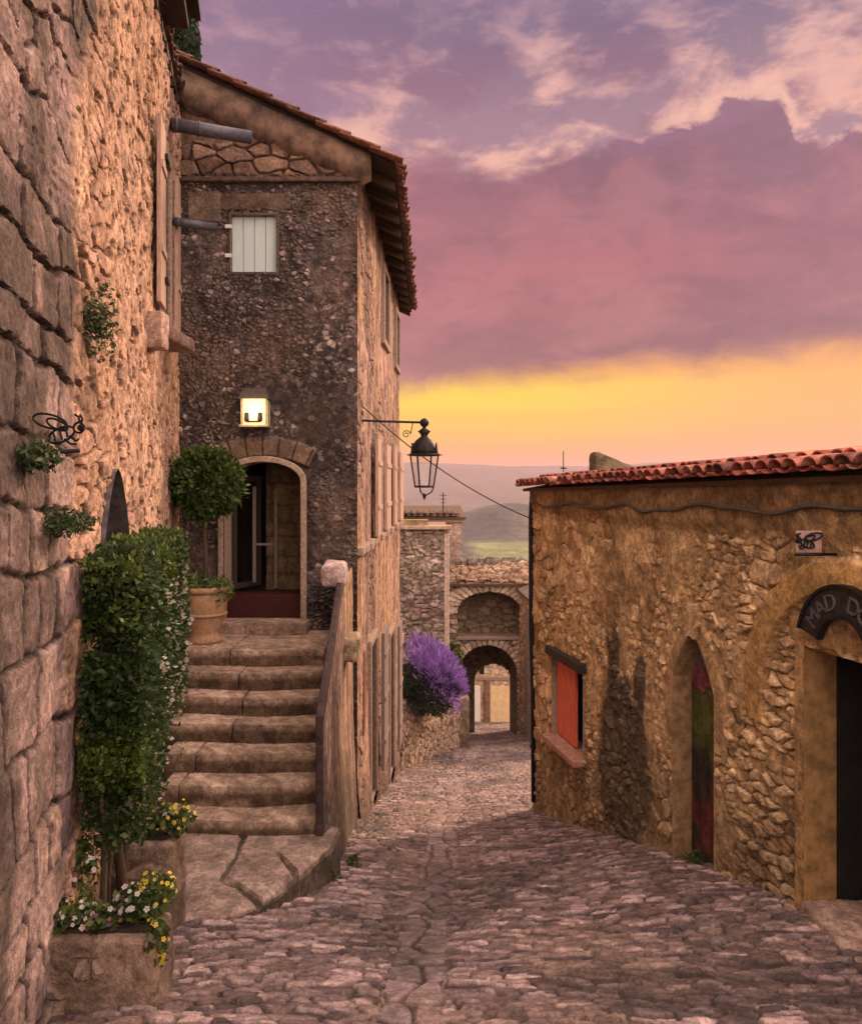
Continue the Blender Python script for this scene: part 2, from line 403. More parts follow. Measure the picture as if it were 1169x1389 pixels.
def rock_box(name, x0, x1, y0, y1, z0, z1, mat, parent, cols, s, d=0.025, amp=0.02, rnd=0.05, fn=None):
    """a rough-hewn block: a fine closed box, rounded and pushed about by noise"""
    L = np.array([x1 - x0, y1 - y0, z1 - z0]); n = np.maximum(2, (L / d).astype(int)); V = []; Q = []
    for ax in range(3):
        for sg in (0, 1):
            a, b = [k for k in range(3) if k != ax]
            ga, gb = np.meshgrid(np.linspace(0, 1, n[a] + 1), np.linspace(0, 1, n[b] + 1))
            p = np.zeros(ga.shape + (3,)); p[..., a] = ga; p[..., b] = gb; p[..., ax] = sg
            k = sum(len(q) for q in V); i = np.arange(ga.size).reshape(ga.shape) + k
            q = np.stack([i[:-1, :-1], i[:-1, 1:], i[1:, 1:], i[1:, :-1]], -1).reshape(-1, 4)
            if (sg == 1) == (ax == 1): q = q[:, ::-1]
            V.append(p.reshape(-1, 3)); Q.append(q)
    P = np.concatenate(V) * L; Q = np.concatenate(Q)
    inner = np.clip(P, rnd, L - rnd); dl = P - inner; ln = np.linalg.norm(dl, axis=1, keepdims=True)
    P = inner + np.where(ln > 1e-9, dl / np.maximum(ln, 1e-9) * np.minimum(ln, rnd), 0)
    P = P + np.array([x0, y0, z0])
    dirn = (P - (np.array([x0, y0, z0]) + L / 2)) / L; dirn /= np.maximum(1e-9, np.linalg.norm(dirn, axis=1, keepdims=True))
    a = P[:, 0] * 1.3 + P[:, 1] * 0.9; b = P[:, 2] * 1.2 + P[:, 1] * 0.6
    nz = fbm(a * 6, b * 6, s, 6, 0.58) - 0.5
    P = P + dirn * (nz * 2 * amp)[:, None]
    c = pal(np.clip(0.5 + (fbm(a * 3, b * 3, s + 9, 5) - 0.5) * 2.2, 0, 1), cols)
    if fn is not None: P, c = fn(P, c)
    # weld the seams between the six faces
    _, ia, inv = np.unique(np.round(P, 4), axis=0, return_index=True, return_inverse=True)
    return npmesh(name, P[ia], inv.ravel()[Q], mat, parent, c[ia], True, 32)
def leaves(name, Pc, size, cols, parent=None, up=0.3, s=0, aspect=0.55, mat=None, dirs=None):
    """many small folded leaves"""
    n = len(Pc); rg = np.random.default_rng(s)
    d = rg.normal(size=(n, 3)) if dirs is None else dirs + rg.normal(size=(n, 3)) * 0.45
    d[:, 2] += up; d /= np.linalg.norm(d, axis=1, keepdims=True)
    t = rg.normal(size=(n, 3)); t -= d * (t * d).sum(1, keepdims=True); t /= np.linalg.norm(t, axis=1, keepdims=True)
    nn = np.cross(d, t); sz = (size * (0.5 + 1.15 * rg.random(n) ** 1.4))[:, None]; w = sz * aspect
    V = np.stack([Pc - d * sz * 0.5, Pc + t * w * 0.5 + nn * w * 0.15, Pc + d * sz * 0.5, Pc - t * w * 0.5 + nn * w * 0.15], 1).reshape(-1, 3)
    Q = np.arange(4 * n).reshape(n, 4)
    return npmesh(name, V, Q, mat or M_LEAF, parent, np.repeat(cols, 4, axis=0))
def tiles(name, mat, parent, o, a, b, La, Lb, cols, s, w=0.19, row=0.34, r=0.082, under=True):
    """rows of barrel tiles: o the eave's start, a along the eave, b up the slope"""
    o, a, b = (np.array(q, float) for q in (o, a, b)); nn = np.cross(a, b); nn /= np.linalg.norm(nn)
    if nn[2] < 0: nn = -nn
    rg = np.random.default_rng(s); ns = 8; VS = []; QS = []; CS = []; k = 0
    for i in range(int(La / w)):
        for j in range(int(math.ceil(Lb / row))):
            for conv in ((1, 0) if under else (1,)):
                c0 = rg.normal(0, 0.006) + (i + (0.5 if conv else 0.0)) * w; jit = rg.normal(0, 0.018); tilt = rg.normal(0, 0.01)
                rr = r * rg.uniform(0.93, 1.06); v = []
                for e, (y, sc) in enumerate(((-0.03 + jit, 1.06), (row + 0.05 + jit, 0.9))):
                    for th in (0, 1):
                        q = rr * sc - th * 0.015
                        for m in range(ns + 1):
                            an = math.pi * m / ns
                            x = q * math.cos(an); z = q * math.sin(an) * 0.8 if conv else -q * math.sin(an) * 0.45 + 0.015
                            z = z + (0.03 if e == 0 else 0.0) + (0.012 if conv else -0.005)
                            p = o + a * (c0 + x + tilt * y) + b * (j * row + y) + nn * z
                            v.append(p)
                v = np.array(v); n1 = ns + 1; q = []
                for m in range(ns):
                    q += [(m, m + 1, 2 * n1 + m + 1, 2 * n1 + m), (n1 + m + 1, n1 + m, 3 * n1 + m, 3 * n1 + m + 1), (m + 1, m, n1 + m, n1 + m + 1)]
                q += [(0, 2 * n1, 3 * n1, n1), (ns, n1 + ns, 3 * n1 + ns, 2 * n1 + ns)]
                VS.append(v); QS.append(np.array(q) + k); k += len(v)
                c = pal(np.array([rg.random()]), cols)[0] * rg.uniform(0.8, 1.15); CS.append(np.repeat(c[None], len(v), 0))
    return npmesh(name, np.concatenate(VS), np.concatenate(QS), mat, parent, np.concatenate(CS))

# ------------------------------------------------------------------ ground
_sy = np.array([-8, 0, 3.9, 10.1, 18.2, 25, 30, 34, 60, 120.]); _sz = np.array([2.06, 0, -1.0, -2.6, -4.85, -6.5, -7.75, -8.75, -15.5, -31])
def zs(y): return np.interp(y, _sy, _sz)
def cross(x, y):
    g = np.interp(y, [0, 3.9, 10, 18, 30], [-0.25, -0.12, 0.18, 0.6, 2.0])
    b = 0.05 * np.exp(-((x - g) / 0.55) ** 2)
    return -b + 0.13 * sst(0.9, 2.2, x) * sst(4.5, 6.0, y) * (1 - sst(8, 10, y))
def ground(x, y): return float(zs(y) + cross(np.array([float(x)]), np.array([float(y)]))[0])

ys = [2.0]
while ys[-1] < 46: ys.append(ys[-1] * 1.0031)
ys = np.array(ys); ts = np.linspace(0, 1, 700)
GY, GT = np.meshgrid(ys, ts, indexing='ij')
xl = -np.minimum(0.55 * (GY + 1.5), 4.2); xr = np.minimum(0.60 * (GY + 1.5), 5.2)
GX = xl + (xr - xl) * GT
wx = GX + 0.05 * (fbm(GX * 3, GY * 3, 5, 3) - 0.5) + 0.25 * (fbm(GX * 0.5, GY * 0.5, 6, 2) - 0.5)
wy = GY + 0.05 * (fbm(GX * 4, GY * 4, 15, 3) - 0.5) + 0.35 * (fbm(GX * 0.45, GY * 0.45, 16, 2) - 0.5) + 0.10 * (fbm(GX * 1.3, GY * 1.3, 19, 2) - 0.5)
ed, rn, ox, oy = voro((wx + 0.05 * (fbm(GX * 11, GY * 11, 25, 2) - 0.5)) / 0.165, (wy + 0.035 * (fbm(GX * 11, GY * 11, 26, 2) - 0.5)) / 0.053, 21, 0.98)
gut = np.interp(GY, [0, 3.9, 10, 18, 30], [-0.25, -0.12, 0.18, 0.6, 2.0]) + 0.06 * (fbm(GY * 1.2, GY * 0, 77, 2) - 0.5)
e2, r2, o2x, o2y = voro(wx / 0.19 + 3, wy / 0.26, 33, 0.7)
gm = sst(0.19, 0.13, np.abs(GX - gut)) * (vn(wx / 0.4, wy / 0.4, 90) > 0.22)
ed = np.where(gm > 0.5, e2 * 1.2, ed); rn = np.where(gm > 0.5, r2, rn)
stone = sst(0.03, 0.20, ed)
rt = (rn * 91.7) % 1; ru_ = (rn * 37.3) % 1
hh = stone * (0.012 + 0.020 * rn) + 0.006 * np.sqrt(np.clip(ed, 0, 1)) + (1 - gm) * stone * (ox * 0.022 * (rt - 0.5) + oy * 0.030 * (ru_ - 0.35))
hh = hh + 0.05 * (fbm(GX * 0.9, GY * 0.9, 41, 3) - 0.5) + 0.006 * (fbm(GX * 22, GY * 22, 44, 3) - 0.5)
wear = fbm(GX * 0.8, GY * 0.8, 60, 3)
colr = pal(rn, [(0.055, 0.036, 0.034), (0.17, 0.110, 0.102), (0.25, 0.168, 0.154), (0.11, 0.066, 0.054), (0.46, 0.325, 0.305), (0.21, 0.148, 0.152), (0.07, 0.046, 0.044)])
colr = colr * (0.75 + 0.5 * wear)[..., None]
colr = mixc(colr, pal(r2, [(0.22, 0.160, 0.162), (0.33, 0.240, 0.235), (0.25, 0.178, 0.168)]), gm * 0.8)
dirt = np.array([0.030, 0.020, 0.018])
colr = mixc(colr, dirt, (1 - sst(0.03, 0.20, ed)) * 0.92)
sandy = sst(0.52, 0.64, fbm(GX * 1.1, GY * 0.8, 65, 4)); colr = mixc(colr, np.array([0.26, 0.16, 0.105]), sandy * 0.35 * (rn > 0.3))
dark_p = sst(0.55, 0.68, fbm(GX * 0.9 + 9, GY * 0.7, 66, 4)); colr = colr * (1 - 0.45 * dark_p)[..., None]
GZ = zs(GY) + cross(GX, GY) + hh - 0.02
ii = np.arange(GX.size).reshape(GX.shape)
QQ = np.stack([ii[:-1, :-1], ii[:-1, 1:], ii[1:, 1:], ii[1:, :-1]], -1).reshape(-1, 4)
tag(npmesh('cobbled_street', np.stack([GX, GY, GZ], -1), QQ, M_CB, None, colr, True), kind='structure')

def terrain():
    yr = np.concatenate([np.linspace(-10, 36, 60), np.geomspace(36.5, 6500, 230)]); tx = np.linspace(-1, 1, 181)
    YY, TT = np.meshgrid(yr, tx, indexing='ij'); XX = TT * (16 + 0.85 * np.maximum(YY, 0))
    near = zs(np.clip(YY, -8, 120)) - 0.22
    up = np.clip(-XX - 4.5, 0, 40); near = near + np.where(YY < 60, np.minimum(up * 0.5, np.maximum(0, -near + 0.5)), 0) - 0.08 * np.clip(XX - 6, 0, 60)
    y = YY; base = np.interp(y, [36, 80, 200, 330, 450, 560, 700, 820, 900, 1000, 1500, 2200, 3000, 4000, 5000, 6500],
                             [-9.3, -30, -70, -86, -82, -60, -50, -62, -68, -78, -95, -80, 0, 88, 60, 20])
    z = np.where(y < 36, near, base)
    bl = sst(36, 70, y); z = near * (1 - bl) * (y < 70) + z * np.where(y < 70, bl, 1)
    hill = np.exp(-((XX - 92) / (66 + 30 * (XX > 92))) ** 2 / 2) * np.exp(-((y - 900) / 95) ** 2)
    hill2 = 0.8 * np.exp(-((XX + 250) / 160) ** 2 / 2) * np.exp(-((y - 950) / 120) ** 2)
    z = z + (47 * hill + 30 * hill2) + sst(300, 900, y) * (fbm(XX * 0.01, y * 0.006, 8, 4) - 0.5) * 8
    z = z + sst(2500, 4000, y) * (fbm(XX * 0.0016, y * 0.001, 18, 4) - 0.5) * 55 + sst(60, 200, y) * (fbm(XX * 0.05, y * 0.05, 28, 3) - 0.5) * 2.5
    wood = fbm(XX * 0.03, y * 0.012, 70, 4)
    field = sst(560, 590, y) * (1 - sst(725, 760, y + 25 * (fbm(XX * 0.03, y * 0, 2, 2) - 0.5))) * sst(28, 44, XX + 0.03 * (y - 640))
    col = mixc(np.broadcast_to(np.array([0.030, 0.036, 0.040]), XX.shape + (3,)), np.array([0.06, 0.064, 0.055]), sst(0.4, 0.65, wood))
    col = mixc(col, np.array([0.13, 0.155, 0.06]), field * 0.9)
    col = mixc(col, np.array([0.06, 0.05, 0.035]), (y < 60).astype(float))
    i = np.arange(XX.size).reshape(XX.shape)
    Q = np.stack([i[:-1, :-1], i[:-1, 1:], i[1:, 1:], i[1:, :-1]], -1).reshape(-1, 4)
    tag(npmesh('terrain', np.stack([XX, y, z], -1), Q, vmat('hillside_surface', 0.1, 0.3, 1.0, 0.25), None, col, True), kind='structure')
terrain()

# ------------------------------------------------------------------ house of big blocks (along the left of the lane)
dA = np.array([-0.2034, 0.979, 0]); nA = np.array([0.979, 0.2034, 0]); oA = np.array([-1.9, 3.9, 0])
PA = Plane(oA, dA, nA)
def tzA(s): return 6.30 + 0 * s
winA = rect(4.25, 5.15, 3.25, 5.05)
dooA = arch(1.22, 2.50, -1.6, 0.95, 1.70, 16, True)
def fA(U, V):
    wu = U + 0.10 * (fbm(U * 2.2, V * 2.2, 101, 3) - 0.5) + 0.03 * (fbm(U * 9, V * 9, 103, 2) - 0.5)
    wv = V + 0.16 * (fbm(U * 1.5, V * 1.5, 102, 3) - 0.5) + 0.03 * (fbm(U * 9, V * 9, 104, 2) - 0.5)
    d, r = coursed(wu, wv, 0.20, 0.44, 0.22, 0.75, 5)
    e, r2, ox, oy = voro(wu / 0.46, wv / 0.30, 6, 0.95)
    topz = sst(2.9, 3.8, V + 0.8 * (fbm(U * 0.9, V * 0.9, 110, 2) - 0.5))
    d = d * (1 - topz) + e * 0.30 * topz; r = r * (1 - topz) + r2 * topz
    d = d + 0.034 * (fbm(U * 13, V * 13, 112, 4) - 0.52)
    edge = sst(0.006, 0.022, d); ra = (r * 71.3) % 1
    h_st = edge * (0.022 + 0.020 * r) + edge * 0.012 * (ra - 0.5) * np.sin(V * 6 + r * 9) + (0.028 + 0.035 * topz) * (fbm(U * 4, V * 4, 111, 5, 0.6) - 0.5) + 0.018 * (fbm(U * 18, V * 18, 118, 4, 0.6) - 0.5)
    # limewashed plaster beyond the corner blocks
    sb = 0.62 + 0.35 * (fbm(V * 0.9, V * 0, 120, 3) - 0.5) + 0.10 * (vn(np.floor(wv / 0.4), 0 * V, 9) - 0.5) * 4 + 0.5 * sst(3.2, 5.0, V)
    p = sst(-0.06, 0.10, U - sb)
    e3, r3, ox3, oy3 = voro(wu / 0.34, wv / 0.16, 8, 0.95)
    bare = 0.85 * sst(0.60, 0.68, fbm(U * 0.9, V * 0.9, 131, 5) + 0.13 * sst(3.4, 5.6, V) - 0.05)
    pit = sst(0.60, 0.68, fbm(U * 8, V * 12, 122, 3)); pit2 = sst(0.70, 0.80, vn(U * 26, V * 26, 124))
    h_pl = 0.055 + 0.08 * (fbm(U * 1.6, V * 1.2, 121, 5, 0.55) - 0.5) + 0.035 * (fbm(U * 8, V * 6, 125, 5, 0.6) - 0.5) - 0.03 * pit - 0.012 * pit2
    h_b = sst(0.02, 0.14, e3) * (0.02 + 0.04 * r3) + 0.045 * (fbm(U * 7, V * 7, 128, 5, 0.6) - 0.5)
    h_pl = h_pl * (1 - bare) + (h_b + 0.005) * bare
    fis = np.abs(fbm(U * 2.2, V * 0.9, 133, 4) - 0.5); crack = sst(0.012, 0.004, fis) * sst(0.5, 0.6, fbm(U * 1.2, V * 1.2, 134, 2)); h_pl = h_pl - 0.02 * crack
    h = h_st * (1 - p) + h_pl * p
    c_st = pal(r, [(0.16, 0.112, 0.108), (0.29, 0.205, 0.190), (0.20, 0.140, 0.138), (0.37, 0.264, 0.235), (0.24, 0.163, 0.148)]) * (0.55 + 0.9 * fbm(U * 3, V * 3, 140, 5))[..., None]
    dark_blot = sst(0.47, 0.66, fbm(U * 1.5 + 3, V * 0.8, 141, 5) + 0.20 * sst(2.6, 4.4, V) - 0.05)  # dark blotches, denser towards the top of the wall
    c_st = mixc(c_st, np.array([0.050, 0.038, 0.034]), dark_blot * 0.8)
    c_st = mixc(c_st, np.array([0.028, 0.020, 0.018]), (1 - edge) * 0.92)
    c_pl = pal(np.clip(fbm(U * 1.3, V * 0.6, 150, 5) * 1.5 - 0.25, 0, 1), [(0.35, 0.208, 0.142), (0.49, 0.308, 0.208), (0.42, 0.265, 0.198), (0.56, 0.37, 0.255)])
    c_pl = mixc(c_pl, np.array([0.15, 0.085, 0.06]), np.clip(pit * 0.8 + pit2 * 0.45 + crack * 0.7, 0, 1))
    c_b = pal(r3, [(0.26, 0.16, 0.12), (0.40, 0.25, 0.19), (0.32, 0.19, 0.15), (0.46, 0.30, 0.22)])
    c_b = mixc(c_b, np.array([0.12, 0.07, 0.05]), 1 - sst(0.02, 0.18, e3))
    c_pl = mixc(c_pl, c_b, bare * 0.85)
    return h, mixc(c_st, c_pl, p)
houseA = thing('stone_house', 'tall house of big worn blocks and peach plaster beside the clipped hedge', 'house', (-2.4, 6.5, -1.7))
relief('wall', M_ST, houseA, oA, dA, nA, np.concatenate([np.linspace(-3.0, -0.95, 60)[:-1], axis(-0.95, 6.42, 0.0135, (4.25, 5.15, 1.22, 2.50))]),
       axis(0, 1, 0.0135 / 9.3), lambda u: -0.25 * 0 - 3.0 + 0 * u, tzA, fA,
       lambda u, v: ((u > 4.25) & (u < 5.15) & (v > 3.25) & (v < 5.05)) | in_arch(u, v, 1.22, 2.50, -1.6, 0.95, 1.70, True))
m = MB()                                                            # closes the house behind the street face
pA = lambda s, k: tuple(oA + dA * s + nA * k)
a0, a1, a2, a3 = pA(-3, 0), pA(6.42, 0), pA(6.42, -6), pA(-3, -6)
for p, q in ((a1, a2), (a2, a3), (a3, a0)):
    m.add([(p[0], p[1], -3), (q[0], q[1], -3), (q[0], q[1], 6.3), (p[0], p[1], 6.3)], [(0, 1, 2, 3)])
m.build('rear_wall', M_BACK, houseA)
m = MB()
def roof_slab(m, pts, t):
    n = len(pts); m.add(pts + [(x, y, z - t) for x, y, z in pts], [tuple(range(n)), tuple(range(2 * n - 1, n - 1, -1))] + [(i, n + i, n + (i + 1) % n, (i + 1) % n) for i in range(n)])
roof_slab(m, [PA(-3.1, 6.36, 0.06), PA(6.55, 6.36, 0.06), PA(6.55, 8.0, -4), PA(-3.1, 8.0, -4)], 0.10)
rA = m.build('roof', M_DARKWOOD, houseA)
tiles('tile_covering', M_TILE, rA, PA(-3.0, 6.40, 0.06), dA, (np.array(PA(0, 8.0, -4)) - np.array(PA(0, 6.36, 0.20))) / np.linalg.norm(np.array(PA(0, 8.0, -4)) - np.array(PA(0, 6.36, 0.20))), 9.5, 1.4,
      [(0.09, 0.05, 0.04), (0.16, 0.075, 0.055), (0.07, 0.05, 0.05)], 3)
for k in range(24):
    m = MB(); m.frame_box(PA(-2.9 + 0.4 * k, 6.16, 0.0), dA, nA, (0, 0, 1), 0.07, 0.085, 0.09); m.build('rafter_tail', M_DARKWOOD, houseA)
m = MB()
roof_slab(m, [PA(1.6, 6.72, 0.42), PA(4.85, 6.66, 0.42), PA(4.85, 7.8, -2.5), PA(1.6, 7.86, -2.5)], 0.09)
roof_slab(m, [PA(1.7, 6.62, 0.3), PA(4.75, 6.56, 0.3), PA(4.75, 6.56, -1), PA(1.7, 6.62, -1)], 0.14)
ru = m.build('raised_eave', M_DARKWOOD, houseA)
wA = panel('window', PA, rect(4.25, 5.15, 3.25, 5.05), -0.26, -0.24, M_DARK, houseA)
reveal('window_reveal', PA, winA, 0.05, -0.25, M_TRIM, wA)
ring('window_frame', PA, rect(4.25, 5.15, 3.25, 5.05), 0.13, 0.0, 0.085, M_TRIM, wA, bevel=0.012)
M_LILAC = pmat('lilac_paint', (0.40, 0.27, 0.215), 0.8, 0.3, 14, 0.3, stretch=(8, 8, 0.8))
def board_leaf(name, pl, u0, u1, v0, v1, k0, t, nb, mat, parent, rails=2):
    m = MB(); w = (u1 - u0) / nb
    for i in range(nb):
        a, b = u0 + i * w + 0.004, u0 + (i + 1) * w - 0.004
        vs = [pl(a, v0, k0), pl(b, v0, k0), pl(b, v1, k0), pl(a, v1, k0), pl(a, v0, k0 + t), pl(b, v0, k0 + t), pl(b, v1, k0 + t), pl(a, v1, k0 + t)]
        m.add(vs, [(0, 1, 2, 3), (7, 6, 5, 4), (0, 4, 5, 1), (1, 5, 6, 2), (2, 6, 7, 3), (3, 7, 4, 0)])
    m.add([pl(u0, v0, k0 + 0.003), pl(u1, v0, k0 + 0.003), pl(u1, v1, k0 + 0.003), pl(u0, v1, k0 + 0.003)], [(0, 1, 2, 3)])
    for i in range(rails):
        z = v0 + (v1 - v0) * (i + 0.6) / (rails + 0.2)
        vs = [pl(q, zz, kk) for kk in (k0 + t, k0 + t + 0.018) for q, zz in ((u0 + .03, z), (u1 - .03, z), (u1 - .03, z + .07), (u0 + .03, z + .07))]
        if k0 >= 0: m.add(vs, [(4, 5, 6, 7), (0, 4, 7, 3), (1, 2, 6, 5), (3, 7, 6, 2), (0, 1, 5, 4)])
    return m.build(name, mat, parent, bevel=0.003)
shA = board_leaf('shutter', PA, 3.72, 4.12, 3.30, 5.05, 0.10, 0.04, 3, M_LILAC, houseA)
board_leaf('shutter', PA, 5.28, 5.60, 3.30, 5.05, 0.10, 0.04, 4, M_LILAC, houseA)
for z in (3.55, 4.75):
    m = MB(); m.frame_box(PA(4.02, z, 0.14), dA, (0, 0, 1), nA, 0.16, 0.05, 0.03); m.build('hinge', M_IRON, shA)
rock_box('window_sill', -3.10, -2.62, 7.95, 9.05, 3.05, 3.20, M_ST, wA, [(0.20, 0.13, 0.11), (0.30, 0.2, 0.17)], 30, 0.03, 0.02, 0.03)
rock_box('stone_bracket', -2.80, -2.42, 7.30, 7.52, 2.82, 3.16, M_ST, houseA, [(0.26, 0.17, 0.14), (0.4, 0.27, 0.22)], 31, 0.03, 0.015, 0.03)
dnA = panel('arched_door', PA, dooA, -0.34, -0.30, M_DARKWOOD, houseA)
reveal('door_reveal', PA, dooA, 0.07, -0.32, pmat('dark_reveal', (0.10, 0.085, 0.09), 0.9, 0.4, 12, 0.4), dnA)
panel('door_leaf', PA, arch(1.75, 2.44, -1.6, 0.85, 1.60, 12, True), -0.16, -0.11, pmat('grey_painted_iron', (0.05, 0.045, 0.055), 0.6, 0.4, 20, 0.2), dnA)

# two zinc spouts at the corner of that house
def spout(name, label, p0, p1, r):
    t = thing(name, label, 'drain spout', p0)
    m = MB(); m.tube([p0, p1], r, 16); m.build('pipe', M_ZINC, t, True)
    a = Vector(p0); b = Vector(p1)
    for q in (0.04, 0.32):
        m = MB(); m.tube([a.lerp(b, q), a.lerp(b, q + 0.03)], r * 1.12, 16); m.build('collar', M_ZINC, t, True)
spout('drain_spout', 'thick grey metal spout above the blue shutter, under the gable', at(232, 168, 9.0), at(340, 186, 9.4), 0.075)
spout('drain_spout', 'thin grey metal spout level with the blue shutter', at(236, 300, 9.0), at(292, 308, 9.3), 0.048)

# ------------------------------------------------------------------ gabled house with the steps
YB = 10.1; XB = -0.96
ZR = [(-9.5, 9.64), (-3.4, 6.84), (-0.74, 5.62), (-0.70, 5.60)]
def roofz(x): return np.interp(x, [q[0] for q in ZR], [q[1] for q in ZR])
PB = Plane((0, YB, 0), (1, 0, 0), (0, -1, 0))
doB = arch(-2.57, -1.62, -0.10, 1.62, 1.86, 14)
wiB = rect(-2.49, -1.92, 4.22, 4.93)
def fB(U, V):
    wu = U + 0.04 * (fbm(U * 6, V * 6, 201, 3) - 0.5); wv = V + 0.04 * (fbm(U * 6, V * 6, 202, 3) - 0.5)
    e, r, ox, oy = voro(wu / 0.070, wv / 0.052, 9, 1.0)
    e2, r2, _, _ = voro(wu / 0.30, wv / 0.17, 10, 0.9)
    top = sst(5.40, 5.46, V)
    lev = fbm(U * 1.6, V * 1.6, 205, 4)
    proud = sst(0.06, 0.3, e) * (0.008 + 0.028 * r ** 2)
    h = proud * sst(0.40, 0.58, lev + 0.06) + 0.06 * (lev - 0.5) + 0.032 * (fbm(U * 12, V * 12, 206, 5, 0.62) - 0.5)
    c = pal(np.clip(r * 0.6 + 0.6 * fbm(U * 2.2, V * 2.2, 207, 5) - 0.1, 0, 1), [(0.030, 0.022, 0.025), (0.064, 0.048, 0.051), (0.105, 0.078, 0.079), (0.17, 0.128, 0.122), (0.095, 0.072, 0.080)])
    white = (r > 0.91) * sst(0.40, 0.54, fbm(U * 3 + 9, V * 3, 208, 3)) * sst(0.05, 0.22, e)
    c = mixc(c, np.array([0.52, 0.41, 0.39]), white * 0.85)
    spk = sst(0.74, 0.80, vn(U * 38, V * 44, 230)) * sst(0.40, 0.55, fbm(U * 2.2, V * 2.2, 231, 3)); c = mixc(c, np.array([0.36, 0.28, 0.26]), spk * 0.8)
    warm = sst(0.52, 0.68, fbm(U * 0.9, V * 0.9, 209, 4) + 0.14 * np.exp(-((U + 2.1) / 0.6) ** 2 - ((V - 2.3) / 0.8) ** 2) + 0.1 * sst(-2.3, -3.2, U))
    c = mixc(c, np.array([0.19, 0.125, 0.09]), warm * 0.55)
    lich = sst(0.55, 0.66, fbm(U * 5, V * 5, 219, 5, 0.6)); c = mixc(c, np.array([0.20, 0.165, 0.155]), lich * 0.45)
    black = sst(0.54, 0.66, fbm(U * 1.3 + 4, V * 0.8, 220, 5)); c = mixc(c, np.array([0.022, 0.018, 0.02]), black * 0.6)
    c = mixc(c, np.array([0.028, 0.02, 0.018]), (1 - sst(0.03, 0.16, e)) * 0.55)
    # stones over the door: an arch of voussoirs, a lintel over the shutter and a patch of plaster
    ca, va = U + 2.095, V - 0.75; rad = np.hypot(ca, va); ang = np.arctan2(ca, va)
    vo = sst(1.17, 1.20, rad) * sst(1.44, 1.41, rad) * (np.abs(ang) < 0.5)
    k = np.abs((ang / 0.155) % 1 - 0.5) * 2
    h = h * (1 - vo) + vo * (0.03 + 0.012 * sst(0.95, 0.8, k)); c = mixc(c, pal(h2(np.floor(ang / 0.155), 0 * U, 4), [(0.17, 0.115, 0.085), (0.25, 0.17, 0.12)]) * sst(1.0, 0.85, k)[..., None], vo * 0.9)
    li = (U > -2.68) & (U < -1.75) & (V > 5.0) & (V < 5.2)
    h = np.where(li, 0.03 + 0.012 * (fbm(U * 8, V * 8, 211, 3) - .5), h); c = np.where(li[..., None], np.array([0.14, 0.095, 0.07]) * (0.6 + 0.8 * fbm(U * 6, V * 12, 212, 4))[..., None], c)
    pp = ((U > -3.02) & (U < -2.62) & (V > 4.85) & (V < 5.22)).astype(float)
    h = h * (1 - pp) + 0.03 * pp; c = mixc(c, np.array([0.27, 0.19, 0.15]), pp * 0.8)
    # larger stones, then bare render, up in the gable
    hs = sst(0.03, 0.16, e2) * 0.04 + 0.02 * (fbm(U * 8, V * 8, 213, 4) - 0.5)
    cs = pal(r2, [(0.12, 0.075, 0.055), (0.25, 0.155, 0.11), (0.17, 0.11, 0.09), (0.34, 0.22, 0.16)]); cs = mixc(cs, np.array([0.05, 0.033, 0.026]), 1 - sst(0.02, 0.12, e2))
    c = c * 0.74
    gz = sst(5.86, 5.92, V + 0.25 * (fbm(U * 2, V * 2, 215, 3) - 0.5))
    hs = hs * (1 - gz) + gz * 0.02 * (fbm(U * 3, V * 3, 216, 4)); cs = mixc(cs, pal(fbm(U * 1.5, V * 2.5, 217, 5), [(0.07, 0.045, 0.037), (0.15, 0.095, 0.075), (0.22, 0.14, 0.10)]), gz)
    h = h * (1 - top) + hs * top; c = mixc(c, cs, top)
    return h, c
houseB = thing('gabled_house', 'narrow gabled stone house with dark speckled front and a closed pale blue shutter', 'house', (-2.2, 10.1, -0.3))
relief('front_wall', M_ST, houseB, (0, YB, 0), (1, 0, 0), (0, -1, 0), axis(-3.6, XB + 0.045, 0.0115, (-2.57, -1.62, -2.49, -1.92)),
       axis(0, 1, 0.0115 / 9), lambda u: -3.2 + 0 * u, lambda u: roofz(u), fB,
       lambda u, v: ((u > -2.49) & (u < -1.92) & (v > 4.22) & (v < 4.93)) | in_arch(u, v, -2.57, -1.62, -0.10, 1.62, 1.86))
